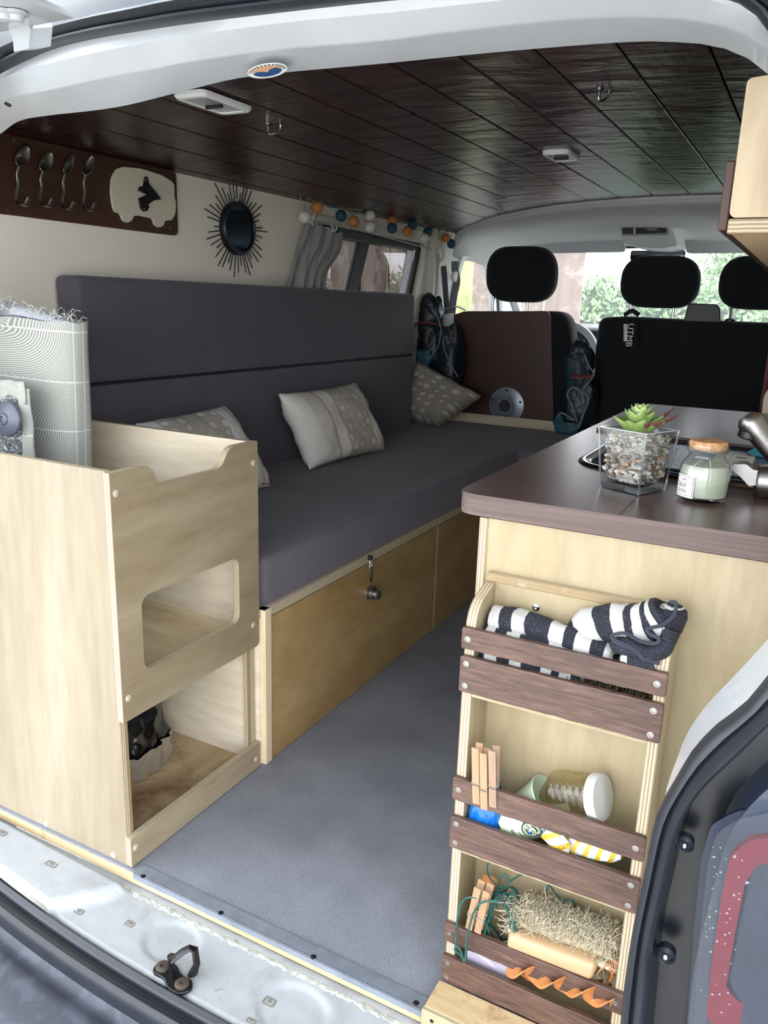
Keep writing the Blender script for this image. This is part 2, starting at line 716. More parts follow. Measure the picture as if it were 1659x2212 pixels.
for nm_, k_ in (('ply', (.60, .585, .56)), ('ply_cab', (.70, .675, .63)), ('ply_aisle', .80), ('white_dirty', .68), ('white_paint', .76),
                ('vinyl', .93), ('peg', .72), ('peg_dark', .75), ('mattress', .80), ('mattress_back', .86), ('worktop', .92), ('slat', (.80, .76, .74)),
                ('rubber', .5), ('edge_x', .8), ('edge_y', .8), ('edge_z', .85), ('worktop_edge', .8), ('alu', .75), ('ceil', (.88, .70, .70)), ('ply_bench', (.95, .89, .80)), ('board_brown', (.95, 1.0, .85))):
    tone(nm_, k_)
# ================================================================== STRUCTURE
def zc(x):
    return 1.388 - (.061 if x < -.8 else .035) * ((x + .8) / .8) ** 2


XW = -1.61
FE = [(-1.61, 3.66), (-1.55, 3.6), (-1.3, 3.36), (-1.0, 3.2), (-.65, 3.06), (-.3, 2.96), (.1, 2.92)]


def fedge(x):
    for (a, ya), (b_, yb) in zip(FE, FE[1:]):
        if x <= b_:
            return ya + (yb - ya) * (x - a) / (b_ - a)
    return FE[-1][1]


# floor with its birch base board
mb = MB()
mb.box((-1.61, .868, -.004), (.09, 3.47, 0))
fl = struct(mb.build('floor', 'vinyl', smooth=0))
mb = MB()
mb.box((-1.61, .872, -.03), (.09, 3.47, -.004), 0)
mb.build('floor_board', wood('birch_floor_edge', '#b3966c', '#c8ad84', '#d8c4a0', 0, .6, 90, 6, 10, ('#8a755a', .6, .8, 14)), fl)
# aluminium angle along the rear edge
mb = MB()
x0, x1 = P(290, 1885, y=.866).x, P(922, 2176, y=.866).x
mb.box((x0, .8625, .0005), (x1, .888, .003), 0, .0006, 1)
mb.box((x0, .8625, -.010), (x1, .8645, .003), 0, .0004, 1)
ts = struct(mb.build('trim_1', 'alu', smooth=0))
for k, (u, v_) in enumerate([(309, 1893), (477, 1972), (677, 2067), (899, 2167)]):
    p = P(u, v_, z=.003)
    q = MB().lathe(p, [(.0045, 0), (.0045, .0008), (.003, .0016), (.0012, .0017), (0, .0008)], n=14)
    q.build('screw', 'steel_dark', ts)
# ceiling
mb = MB()
xs = [-1.63 + 1.75 * i / 24 for i in range(25)]
mb.loft([[(x, .86, zc(x) + .012) for x in xs], [(x, fedge(x) + .06, zc(x) + .012) for x in xs]])
ce = struct(mb.build('ceiling', 'ceil_gap'))
xj = [-1.615, -1.575, -1.45, -1.325, -1.2, -1.075, -.95, -.825, -.7, -.575, -.45, -.325, -.2, -.075, .05, .09]
for a, b_ in zip(xj, xj[1:]):
    a2, b2 = a + .0018, b_ - .0018
    y0 = .875
    ya, yb = fedge(a2) + .03, fedge(b2) + .03
    z1, z2 = zc(a2), zc(b2)
    t = .009
    mb = MB()
    ch = .002
    prof = [(a2, z1 + ch), (a2 + ch, z1), (b2 - ch, z2), (b2, z2 + ch), (b2, z2 + t), (a2, z1 + t)]
    ys = [ya, ya, yb, yb, yb, ya]
    n = 6
    mb.add([(x, y0, z) for x, z in prof] + [(x, y, z) for (x, z), y in zip(prof, ys)],
           [list(range(n)), list(range(n, 2 * n))[::-1]] + [[i, (i + 1) % n, n + (i + 1) % n, n + i] for i in range(n)])
    mb.build('plank', 'ceil', ce, smooth=0)

# left wall with its window opening
win = [P(672, 470, x=XW), P(917, 524, x=XW), P(884, 660, x=XW), P(650, 640, x=XW)]
win[0].y = win[3].y = 2.46
win[0].z = P(745, 490, x=XW).z
win[1].z = win[0].z - .006
win[2].z = win[3].z = .93
wr = rnd_poly(win, [.03, .05, .05, .03], 6)
mb = MB()
holed(mb, [(XW, .9, -.03), (XW, 3.43, -.03), (XW, 3.43, 1.40), (XW, .9, 1.40)], [wr], (-.03, 0, 0), 0, 0)
wl = struct(mb.build('wall_left', 'cream_wall'))
# pale reveal and window
grow = lambda L_, k, c: [c + (p - c) * k for p in L_]
cw = sum(wr, Vector()) / len(wr)


def ring(a, b_, d, mb, mi=0):
    n = len(a)
    d = Vector(d)
    vs = [Vector(p) for p in a] + [Vector(p) for p in b_] + [Vector(p) + d for p in a] + [Vector(p) + d for p in b_]
    fs = []
    for i in range(n):
        j = (i + 1) % n
        fs += [[i, j, n + j, n + i], [2 * n + i, 3 * n + i, 3 * n + j, 2 * n + j], [i, 2 * n + i, 2 * n + j, j], [n + i, n + j, 3 * n + j, 3 * n + i]]
    mb.add(vs, fs, mi)
    return mb


def inset(L_, k):
    """move a loop in the y z plane inwards by k"""
    c = sum(L_, Vector()) / len(L_)
    n = len(L_)
    out = []
    for i in range(n):
        t = (L_[(i + 1) % n] - L_[i - 1])
        nn = Vector((0, -t.z, t.y)).normalized()
        if nn.dot(c - L_[i]) < 0:
            nn = -nn
        out.append(L_[i] + nn * k)
    return out


def shx(L_, d):
    return [p + Vector((d, 0, 0)) for p in L_]


o = ring(shx(inset(wr, -.022), .012), shx(inset(wr, .004), .012), (-.05, 0, 0), MB()).build('window_1', 'trim_cream')
w1 = struct(o)
o = ring(shx(inset(wr, .004), -.008), shx(inset(wr, .032), -.008), (-.014, 0, 0), MB()).build('window_frame', 'black', w1)
zt = win[0].z
# upper aluminium rail and the sliding divider
mb = MB()
mb.box((XW - .022, 2.5, zt - .045), (XW - .010, 3.28, zt - .028), 0, .002)
mb.build('window_rail', 'steel_dark', w1)
mb = MB()
pa, pb, pc, pd = P(776, 520, x=XW - .015), P(799, 526, x=XW - .015), P(765, 668, x=XW - .015), P(742, 662, x=XW - .015)
mb.prism([pa, pb, pc, pd], (-.014, 0, 0))
mb.build('window_divider', 'black', w1, bevel=.002)
gi = inset(wr, .012)
ym = (pa.y + pb.y) / 2
MB().add([(XW - .028, 2.47, .94), (XW - .028, ym, .94), (XW - .028, ym, zt - .01), (XW - .028, 2.47, zt - .01)], [[0, 1, 2, 3]]).build('pane', 'glass_tint', w1)
MB().add([(XW - .033, ym - .01, .94), (XW - .033, 3.26, .94), (XW - .033, 3.33, zt - .02), (XW - .033, ym - .01, zt - .02)], [[0, 1, 2, 3]]).build('pane', 'glass_tint', w1)
# cab side (pillar and front door) with its window
dwp = [P(u, v_, x=XW) for u, v_ in [(978, 690), (982, 620), (998, 562), (1022, 540), (1045, 545)]]
dwin = dwp + [Vector((XW, 4.12, 1.26)), Vector((XW, 4.35, 1.12)), Vector((XW, 4.42, .93)), Vector((XW, 3.72, .90))]
dwr = rnd_poly(dwin, .03, 4)
mb = MB()
holed(mb, [(XW, 3.43, -.3), (XW, 4.9, -.3), (XW, 4.9, .85), (XW, 4.32, 1.38), (XW, 3.43, 1.38)], [dwr], (-.03, 0, 0), 0, 0)
struct(mb.build('wall_left', 'headliner'))
w2 = struct(ring(shx(inset(dwr, -.03), .012), shx(inset(dwr, .004), .012), (-.05, 0, 0), MB()).build('window_2', 'light_plastic'))
mb = MB()
ring(shx(inset(dwr, .002), -.01), shx(inset(dwr, .012), -.01), (-.012, 0, 0), mb)
mb.build('window_seal', 'black_plastic', w2)
MB().add([(XW - .016, 3.6, .88), (XW - .016, 4.45, .88), (XW - .016, 4.45, 1.1), (XW - .016, 4.1, 1.3), (XW - .016, 3.6, 1.3)], [[0, 1, 2, 3, 4]]).build('pane', 'glass', w2)
# pillar between load space and cab
mb = MB()
pts = [P(905, 660, x=XW + .01), P(928, 520, x=XW + .01), P(995, 496, x=XW + .01), P(960, 600, x=XW + .01), P(945, 700, x=XW + .01)]
mb.prism([(XW + .02, 3.38, .3), (XW + .02, 3.5, 1.36), (XW + .02, 3.66, 1.36), (XW + .02, 3.60, .9), (XW + .02, 3.6, .3)], (-.04, 0, 0))
struct(mb.build('trim_2', 'trim_cream', bevel=.01))
mb = MB()
mb.box((XW - .01, 3.395, .4), (XW + .035, 3.425, 1.33), 0, .008)
struct(mb.build('trim_3', 'trim_cream'))
# right wall, mostly behind the kitchen
mb = MB()
mb.box((.09, .9, -.03), (.12, 3.5, 1.4))
struct(mb.build('wall_right', 'cream_wall', smooth=0))
mb = MB()
holed(mb, [(.1, 3.5, -.3), (.1, 4.9, -.3), (.1, 4.9, .85), (.1, 4.32, 1.38), (.1, 3.5, 1.38)],
      [rnd_poly([(.1, 3.75, .9), (.1, 3.72, 1.22), (.1, 4.05, 1.26), (.1, 4.42, .93)], .03, 4)], (.03, 0, 0), 0, 0)
struct(mb.build('wall_right', 'headliner'))
# cab floor and bulkhead under the dashboard
mb = MB()
mb.box((-1.64, 3.47, -.32), (.12, 4.9, -.28))
struct(mb.build('floor', plain('cab_rubber_floor', '#17181b', .8), smooth=0))
mb = MB()
mb.box((-1.64, 4.88, -.3), (.12, 4.92, .84))
mb.box((-1.64, 3.45, -.3), (.12, 3.47, -.004))
struct(mb.build('wall_front', 'black_plastic', smooth=0))
# cab headliner
xs = [-1.62 + 1.74 * i / 30 for i in range(31)]


def hl(x, t):
    y0 = fedge(x)
    y = y0 + (4.30 - y0) * t
    z0, z1 = zc(x) - .012, 1.318 - .03 * ((x + .75) / .85) ** 2
    z = z0 + (z1 - z0) * (t ** 1.6) - .012 * sin(pi * min(1, t * 3)) * (t < .33)
    e = max(0, -1.50 - x)
    return Vector((x, y, z - e * e * 6))


mb = MB()
mb.loft([[hl(x, t / 14) for x in xs] for t in range(15)])
mb.loft([[hl(x, 0) for x in xs], [hl(x, 0) + Vector((0, .0, .03)) for x in xs]])
ho = struct(mb.build('trim_4', 'headliner', solid=.004))
# windscreen
zt_ = lambda x: 1.318 - .03 * ((x + .75) / .85) ** 2
mb = MB()
mb.loft([[(x, 4.30 - .06 * ((x + .75) / .85) ** 2, zt_(x)) for x in xs], [(x, 5.0 - .12 * ((x + .75) / .85) ** 2, .80) for x in xs]])
w3 = struct(mb.build('window_3', 'glass'))
mb = MB()
mb.tube([(x, 4.31 - .06 * ((x + .75) / .85) ** 2, zt_(x)) for x in xs], .014, 6)
mb.build('window_seal', 'black_plastic', w3)
for sx in (-1.6, .1):
    MB().tube([(sx, 4.24, 1.29), (sx, 4.9, .8)], .03, 8).build('windscreen_pillar', 'light_plastic', w3)

# ================================================================== VAN BODY
van = thing('camper_van', (-.8, .75, -.55), 'white camper van body with open rear door, rubber seal, dark bumper and tail lamp', 'van')
# inner lip A, mid crease B, seal line C, outer seal line D
A_top = [P(u, v_, y=yy) for u, v_, yy in [(-60, 330, 1.03), (0, 290, 1.0), (40, 262, .97), (100, 250, .93), (250, 232, .89), (400, 196, .87), (540, 165, .86), (830, 137, .86), (1080, 112, .86), (1330, 92, .86), (1430, 90, .86), (1530, 97, .86), (1605, 120, .86), (1659, 160, .86)]]
B_top = [P(u, v_, y=yy) for u, v_, yy in [(-60, 250, .93), (0, 217, .90), (50, 204, .87), (100, 196, .85), (250, 163, .82), (330, 149, .81), (400, 135, .80), (600, 107, .80), (830, 88, .80), (980, 68, .80), (1230, 42, .80), (1430, 38, .80), (1580, 62, .80), (1655, 105, .80)]]
C_top = [P(u, v_, y=yy) for u, v_, yy in [(-60, 195, .82), (0, 160, .855), (100, 112, .825), (200, 85, .80), (350, 60, .78), (500, 40, .77), (830, 3, .77), (1200, -26, .77), (1450, -25, .77), (1575, 0, .77), (1630, 30, .77), (1662, 72, .765)]]
D_top = [P(u, v_, y=yy) for u, v_, yy in [(-60, 152, .80), (0, 118, .845), (100, 75, .815), (200, 47, .79), (300, 27, .77), (440, 0, .76), (830, -42, .76), (1200, -70, .76), (1500, -68, .76), (1620, -38, .76), (1690, 20, .755), (1712, 60, .75)]]
A_r = [(-.045, .85, 1.16), (.0, .84, 1.08), (.025, .82, .98), (.028, .81, .85), (.015, .80, .74)] + [P(u, v_, y=.8) for u, v_ in [(1659, 1380), (1589, 1457), (1523, 1527), (1482, 1589), (1457, 1655), (1438, 1712)]] + [(-.074, .8, .4), (-.076, .8, .2), (-.077, .80, -.03)]
B_r = [(-.043, .80, 1.16), (.004, .78, 1.08), (.030, .765, .98), (.035, .755, .85), (.022, .75, .74), (.012, .75, .70), (-.014, .75, .655), (-.04, .75, .61), (-.055, .75, .565), (-.066, .75, .52), (-.07, .75, .46), (-.074, .75, .4), (-.076, .75, .2), (-.076, .76, -.035)]
C_r = [(-.042, .76, 1.16), (.010, .755, 1.06), (.040, .75, .97), (.042, .745, .84), (.026, .74, .74)] + [P(u, v_, y=.74) for u, v_ in [(1659, 1457), (1609, 1518), (1548, 1564), (1498, 1617), (1465, 1671), (1424, 1745), (1407, 1815), (1391, 1898), (1370, 2001), (1354, 2104), (1343, 2212)]] + [(-.076, .735, .1), (-.076, .735, -.05)]
D_r = [(-.006, .74, 1.16), (.045, .735, 1.06), (.075, .73, .96), (.078, .725, .84), (.050, .72, .73)] + [P(u, v_, y=.715) for u, v_ in [(1659, 1560), (1589, 1630), (1527, 1688), (1482, 1753), (1457, 1836), (1432, 1939), (1411, 2042), (1395, 2212)]] + [(-.048, .715, .1), (-.047, .72, -.06)]
NT, NR = 60, 70


def full(T, R_, left):
    t = resample(spline(T, 5), NT)
    r_ = resample(spline([t[-1]] + [Vector(p) for p in R_], 5), NR)[1:]
    l = resample(spline([Vector(p) for p in left] + [t[0]], 5), 40)[:-1]
    return l + t + r_


def leftpts(T0, x, y):
    return [(x, y, -.04), (x - .03, y, .5), (x - .03, y, .9), (x + .03, y, 1.15)]


Af = full(A_top, A_r, leftpts(A_top, -1.50, .90))
Bf = full(B_top, B_r, leftpts(B_top, -1.50, .84))
Cf = full(C_top, C_r, leftpts(C_top, -1.50, .77))
Df = full(D_top, D_r, leftpts(D_top, -1.54, .74))
mb = MB()
mid1 = [(a + b_) / 2 + (a - b_).normalized().cross(Vector((1, 0, 0))) * 0 for a, b_ in zip(Af, Bf)]
# behind A the frame turns up / out to meet the ceiling and side panels
cen = Vector((-.8, .86, .6))
Ao = []
for p in Af:
    d = (p - cen)
    d.y = 0
    Ao.append(p + d.normalized() * .06 + Vector((0, .015, 0)))
mid2 = [(b_ + c) / 2 + Vector((0, -.012, 0)) + (b_ - cen).normalized() * .004 for b_, c in zip(Bf, Cf)]
B1 = [b_ + (a - b_).normalized() * .004 for a, b_ in zip(Af, Bf)]
B2 = [b_ + (c - b_).normalized() * .003 for c, b_ in zip(mid2, Bf)]
B0 = [b_ + ((a + c) / 2 - b_) * .35 for a, b_, c in zip(B1, Bf, B2)]
mb.loft([Ao, Af, B1, B0, B2, mid2, Cf])
mb.build('rear_door_frame', 'white_paint', van, smooth=24, doubles=.00001)
# rubber seal: bulging lip with a groove
mb = MB()
rows = []
prof = [(0.0, 0.0), (.0, .011), (.16, .018), (.34, .016), (.42, .009), (.50, .009), (.6, .019), (.8, .022), (.97, .012), (1.0, 0.0)]
for t, h in prof:
    rows.append([c + (d_ - c) * t + Vector((0, -1, 0)) * h for c, d_ in zip(Cf, Df)])
mb.loft(rows)
mb.build('rubber_door_seal', 'rubber', van, smooth=60)
# outer skin of the roof edge above the seal
NLT = 39 + NT
Eo, Fo, Go = [], [], []
for i, p in enumerate(Df[:NLT]):
    Eo.append(p + Vector((0, .01, .012)))
    Fo.append(p + Vector((0, -.01, .035)) if i > 39 else p + Vector((-.05, 0, .01)))
    dx, dz = p.x + .8, p.z - .6
    kx = (.885 if dx < 0 else .96) / max(1e-6, abs(dx))
    kz = (.83 if dz > 0 else 1.0) / max(1e-6, abs(dz))
    kk = max(1.02, min(kx, kz))
    Go.append(Vector((-.8 + dx * kk, p.y + .10, .6 + dz * kk)))
MB().loft([Df[:NLT], Eo, Fo, Go]).build('roof_edge', 'white_paint', van, smooth=60)
mb = MB()
mb.box((-1.70, .8, 1.42), (.18, 4.25, 1.45), 0, .012)
mb.build('roof_skin', 'white_paint', van)
# outside side panels
mb = MB()
XO = XW - .045
oh = [Vector((XO, p.y, p.z)) for p in wr]
od = [Vector((XO, p.y, p.z)) for p in dwr]
holed(mb, [(XO, .8, -.35), (XO, 4.9, -.35), (XO, 4.9, .85), (XO, 4.3, 1.42), (XO, .95, 1.42), (XO, .85, 1.1)], [oh, od], (-.03, 0, 0), 0, 0)
mb.build('side_panel', 'white_paint', van)
mb = MB()
mb.box((.13, .8, -.35), (.16, 3.5, 1.42))
mb.box((.13, 3.5, -.35), (.16, 4.9, .88))
mb.build('side_panel', 'white_paint', van)
MB().box((-1.68, 4.9, -.35), (.16, 5.7, .76), 0, .08, 3).build('bonnet', 'white_paint', van)

# ---- rear sill
sw = [P(u, v_, z=-.034) for u, v_ in [(0, 1764), (110, 1816), (191, 1874), (289, 1911), (579, 2047), (920, 2198)]]
zs = -.05
seal_c = [P(u, v_, z=-.052) for u, v_ in [(0, 1911), (122, 1995), (231, 2067), (336, 2131), (480, 2212)]]
ysl = lambda x: .738 + .30 * max(0, -.70 - x) ** 2 * .45


def sill(u, v_):
    x = -1.52 + (-.075 + 1.52) * u
    yin, yout = .874, ysl(x)
    y = yin + (yout - yin) * v_
    z = -.034 - .006 * v_
    # raised pressing on the left
    if v_ > .12:
        e = min(1, max(0, (-.965 - .10 * (v_ - .5) - x) / .02))
        z += .022 * e * e * (3 - 2 * e) * min(1, (v_ - .12) / .1)
    if v_ > .95:
        z -= .01
    # shallow pressings
    for cx, cy, r in ((-.80, .81, .045), (-.55, .80, .05), (-.40, .79, .05)):
        d = sqrt(((x - cx) / 1.3) ** 2 + (y - cy) ** 2)
        e = min(1, max(0, (r - d) / .012))
        z -= .005 * e * e * (3 - 2 * e)
    z += .0008 * noise.noise(Vector((x * 40, y * 40, 0)))
    return Vector((x, y, z))


MB().grid(sill, 260, 34).build('rear_sill', 'white_dirty', van, smooth=80)


def bead(u, v_):
    x = -1.1 + 1.03 * u
    a = pi * v_
    r = .0058 + .002 * noise.noise(Vector((x * 60, 0, 1)))
    r += .0022 * noise.noise(Vector((x * 160, v_ * 6, 3)))
    k = min(1, max(.25, (x + 1.1) / .15))
    return Vector((x, .852 + (.006 - cos(a) * r * 1.3), -.038 + sin(a) * r * .7 * k))


MB().grid(bead, 420, 12).build('sealant_bead', plain('cracked_white_sealant', '#a5a79f', .75, var=.25, vs=70, bmp=.6, bs=90, bd=.004), van, smooth=80)
# stamped slots in the sill
slotm = plain('sill_slot_shadow', '#6f6a60', .7)
for u, v_, w_, h_ in [(112, 1869, .013, .006), (5, 1802, .011, .006), (170, 1964, .010, .0055), (281, 1992, .009, .006), (582, 2155, .010, .007), (543, 2200, .008, .004)]:
    p = P(u, v_, z=-.034 if u > 130 else -.017)
    p.z = sill((p.x + 1.52) / 1.445, (.874 - p.y) / (.874 - ysl(p.x))).z
    mb = MB()
    c = Vector((p.x, p.y, p.z + .0008))
    lp = rnd_poly([c + Vector((-w_, -h_, 0)), c + Vector((w_, -h_, 0)), c + Vector((w_, h_, 0)), c + Vector((-w_, h_, 0))], .003, 3)
    li = [c + (q - c) * .72 for q in lp]
    n = len(lp)
    mb.add(lp + li, [[i, (i + 1) % n, n + (i + 1) % n, n + i] for i in range(n)], 0)
    mb.prism([q + Vector((0, 0, .0004)) for q in [c + (q - c) * .34 for q in lp]], (0, 0, .0012), 0)
    mb.add([q - Vector((0, 0, .0004)) for q in li], [list(range(n))], 1)
    mb.build('stamped_slot', [slotm, 'white_dirty'], van)
# lower seal and bumper
def lseal(u, v_):
    x = -1.56 + 1.5 * u
    yy = ysl(x)
    prof_ = [(0, -.052), (.002, -.036), (.010, -.030), (.019, -.035), (.022, -.044), (.027, -.044), (.031, -.036), (.042, -.034), (.048, -.045), (.05, -.07)]
    k = v_ * (len(prof_) - 1)
    i = min(int(k), len(prof_) - 2)
    t = k - i
    return Vector((x, yy - (prof_[i][0] * (1 - t) + prof_[i + 1][0] * t), prof_[i][1] * (1 - t) + prof_[i + 1][1] * t))


MB().grid(lseal, 60, 27).build('sill_seal', 'rubber', van, smooth=60)


def bump_(u, v_):
    x = -1.66 + 1.80 * u
    yy = ysl(x) - .045
    y = yy - .30 * v_
    z = -.062 - .03 * v_ - .12 * v_ ** 3
    if v_ < .12:
        z -= .012 * sin(v_ / .12 * pi)
    return Vector((x, y, z))


MB().grid(bump_, 60, 30).build('rear_bumper', 'bumper', van, smooth=60)
MB().box((-1.66, .43, -.45), (.14, .80, -.22), 0, .03).build('bumper_skirt', 'bumper', van)
# door striker
sk = thing_p = P(378, 2112, z=-.038)
mb = MB()
pl = [sk + Vector((dx, dy, 0)) for dx, dy in [(-.043, .0), (-.035, .016), (-.012, .018), (.008, .006), (.03, .008), (.042, -.008), (.03, -.024), (.006, -.024), (-.012, -.012), (-.035, -.014)]]
mb.prism(rnd_poly(pl, .008, 3), (0, 0, .005))
st = mb.build('door_striker', 'steel_dark', van, bevel=.0015)
for dx, dy in ((-.027, .002), (.022, -.008)):
    MB().lathe(sk + Vector((dx, dy, .005)), [(.0115, 0), (.0115, .003), (.008, .0045), (.004, .0045), (.0035, .002), (0, .002)], n=18).build('bolt', plain('rusty_bolt', '#5a5048', .5, .6), st)
mb = MB()
a0 = sk + Vector((-.004, -.002, .004))
mb.tube([a0, a0 + Vector((0, .0, .034))], .0048, 12)
b0 = a0 + Vector((.026, .018, 0))
mb.tube([a0 + Vector((0, 0, .028)), a0 + Vector((.012, .012, .041)), a0 + Vector((.020, .020, .045)), a0 + Vector((.027, .024, .042)), b0 + Vector((.006, .004, .02)), b0], [.004, .004, .004, .004, .004, .006], 8, flat=1.7)
mb.build('striker_loop', 'steel_dark', st)
MB().lathe(a0 + Vector((0, 0, .034)), [(.0065, 0), (.0065, .003), (0, .0032)], n=12).build('striker_pin', 'steel', st)

# ---- right rear corner with the tail lamp
mb = MB()
Dr = Df[-NR + 14:]
ch1 = [d_ + Vector((.004, .035, 0)) for d_ in Dr]
ch2 = [d_ + Vector((.034, .035, -.004)) for d_ in Dr]
ch3 = [d_ + Vector((.040, -.004, -.006)) for d_ in Dr]
mb.loft([Dr, ch1, ch2])
mb.build('gutter_channel', 'chan_black', van, smooth=40)
mb = MB()
out1 = [d_ + Vector((.055, -.008, -.01)) for d_ in Dr]
out2 = [Vector((.16, .66, min(.9, d_.z))) for d_ in Dr]
mb.loft([ch2, ch3, out1, out2])
mb.build('rear_corner_panel', 'body_dark', van, smooth=50)
for u, v_, r in ((1482, 1812, .008), (1441, 2050, .009)):
    p = P(u, v_, y=.735)
    q = MB().lathe(p, [(r, 0), (r * 1.1, .010), (r * .8, .014), (r * .55, .010), (0, .009)], (0, -1, 0), 18)
    q.build('buffer_screw', 'rubber', van)
    MB().ball(p + Vector((0, -.011, 0)), r * .45, n=10).build('screw', 'steel', van)
# lamp: clear lens over a red ring with a clear reversing window
LY = .686


def lampoly(pts, y=LY):
    return [P(u, v_, y=y) for u, v_ in pts]


lens = [(1492, 2290), (1500, 2150), (1513, 2000), (1528, 1870), (1548, 1800), (1590, 1772), (1680, 1752), (1760, 1750), (1760, 2290)]
lp = rnd_poly(lampoly(lens), .006, 3)
tl = MB().prism(lp, (0, .006, 0)).build('tail_lamp', thin_glass('wet_clear_lens', (.80, .83, .88, 1), .03, .7), van)
MB().prism(rnd_poly(lampoly([(1478, 2300), (1488, 2150), (1500, 2000), (1514, 1860), (1536, 1782), (1585, 1755), (1680, 1735), (1775, 1730), (1775, 2300)], .713), .006, 3), (0, .004, 0)).build('lamp_housing', plain('lamp_housing_navy', '#141c2e', .25), tl)
ro = rnd_poly(lampoly([(1528, 2180), (1543, 2040), (1565, 1900), (1580, 1835), (1625, 1800), (1740, 1790), (1740, 2240), (1560, 2215)], .708), .006, 4)
ri = rnd_poly(lampoly([(1570, 2120), (1590, 2000), (1612, 1890), (1640, 1852), (1740, 1846), (1740, 2165), (1600, 2150)], .708), .006, 4)
mb = MB()
holed(mb, ro, [ri], (0, -.010, 0), 0, 0)
mb.build('red_reflector_ring', plain('red_lamp_plastic', '#7d1627', .25), tl)
MB().prism([q + Vector((0, .002, 0)) for q in ri], (0, .002, 0)).build('lamp_inner', plain('lamp_inner_grey', '#2f3739', .25, .3), tl)
for vv in (1870, 1900, 2098, 2110, 2122):
    MB().tube([P(1605 + (1990 - vv) * .1 - 18, vv + 6, y=.705), P(1735, vv, y=.705)], .0016, 6).build('lamp_rib', 'light_plastic', tl)
MB().prism(lampoly([(1622, 1930), (1655, 1915), (1640, 2060), (1600, 2080)], .707), (0, .002, 0)).build('lamp_reflector', 'alu', tl)
# water drops on the lens
mb = MB()
for k in range(46):
    u, v_ = random.uniform(1505, 1585), random.uniform(1830, 2190)
    mb.ball(P(u + (2212 - v_) * .08, v_, y=LY), random.uniform(.0006, .0013), n=8, sc=(1, .5, 1))
o = mb.build('rain_drops', thin_glass('water_drop', (.95, .97, 1, 1), 0, 4), tl)
o['kind'] = 'stuff'

# ---- raised rear door over the opening
tg = MB()
zg = lambda y: 1.312 + .06 * (.66 - y)
def gp(x, y, dz=0):
    return Vector((x, y, zg(y) + dz))
rows = [[gp(x, y) for x in (-1.55, -1.2, -.8, -.4, -.02)] for y in (.665, .5, .2, -.1, -.35)]
tg.loft([[p + Vector((0, 0, .07)) for p in rows[0]]] + rows + [[p + Vector((0, -.02, .06)) for p in rows[-1]]])
gate = tg.build('raised_rear_door', 'white_paint', van, smooth=20, solid=.01)
for y_, w_ in ((.645, .006), (.625, .004), (.600, .008)):
    MB().box(gp(-1.5, y_ - w_, -.012), gp(-.1, y_ + w_, -.002), 0, .004).build('door_rib', 'white_paint', gate)
hp = P(40, 40, y=.64)
mb = MB()
mb.box(hp + Vector((-.09, -.05, .004)), hp + Vector((.045, .035, .012)), 0, .003)
mb.prism([P(u, v_, y=.67) for u, v_ in [(15, 55), (58, 40), (66, 62), (62, 105), (30, 112), (28, 85)]], (0, .03, .01))
hg = mb.build('door_hinge', 'white_paint', gate)
for u, v_ in ((8, 24), (34, 26)):
    p = P(u, v_, z=hp.z + .003)
    MB().lathe(p, [(.012, 0), (.012, .003), (.008, .004), (.0075, .009), (0, .010)], (0, 0, -1), 16).build('bolt', 'white_paint', hg)
# round sticker on the lip and small holes in the frame
c = (P(577, 165, y=.852) + P(577, 132, y=.806)) / 2
e1 = (P(620, 143, y=.832) - P(535, 154, y=.832)) / 2
s0, s1 = P(577, 164, y=.852), P(577, 133, y=.806)
e2 = (s0 - s1) / 2
nrm = e1.cross(e2).normalized()
if nrm.z > 0:
    nrm = -nrm
lift = nrm * .0016
disc = lambda k, a0=0, a1=2 * pi, n=36: [c + lift * (1 + .1 * k) + (e1 * cos(a0 + (a1 - a0) * i / n) + e2 * sin(a0 + (a1 - a0) * i / n)) * k for i in range(n)]
sb = MB().add(disc(1) + [p + nrm * .0006 for p in disc(1)], [list(range(36)), list(range(36, 72))[::-1]] + [[i, (i + 1) % 36, 36 + (i + 1) % 36, 36 + i] for i in range(36)]).build('round_sticker', 'white', van, label='round sticker with orange sky over a blue wave')
nr = nrm * .001
up_ = [p + nr for p in disc(.76, pi, 2 * pi)]
MB().add(up_, [list(range(36))]).build('sticker_sky', plain('sticker_orange', '#d8a982', .4), sb)
wvp = [c + lift * 1.1 + nr * 1.2 + e1 * a + e2 * b_ for a, b_ in [(-.72, .1), (-.5, -.1), (-.25, -.05), (0, .1), (.15, -.3), (.45, -.45), (.7, -.15), (.74, .1), (.6, .45), (.3, .65), (0, .72), (-.35, .62), (-.6, .4)]]
MB().add(wvp, [list(range(len(wvp)))]).build('sticker_wave', plain('sticker_blue', '#27507f', .4), sb)
for k in range(14):
    a = pi + pi * (k + .5) / 14
    q = c + lift * 1.1 + nr + (e1 * cos(a) + e2 * sin(a)) * .88
    tn = (e1 * -sin(a) + e2 * cos(a)).normalized() * .0012
    rd = (e1 * cos(a) + e2 * sin(a)).normalized() * .002
    MB().add([q - tn - rd, q + tn - rd, q + tn + rd, q - tn + rd], [[0, 1, 2, 3]]).build('sticker_mark', plain('sticker_ink', '#33405a', .5), sb)
for u, v_ in [(20, 223), (129, 199), (190, 187), (202, 190), (259, 175), (543, 132), (892, 88), (1348, 47)]:
    yy = .835 if u > 400 else .875
    p = P(u, v_, y=yy)
    MB().lathe(p + Vector((0, -.002, -.001)), [(.0035, 0), (.0035, .003), (0, .0032)], (0, -.5, -1), 12, sc=(1.4, .8)).build('frame_plug', 'black', van)
# ================================================================== FURNITURE
XA = -.949                      # aisle face of the storage box
sb = thing('storage_box', (-1.28, 1.06, 0), 'tall birch plywood box with cut-outs standing left of the rear opening', 'storage box')
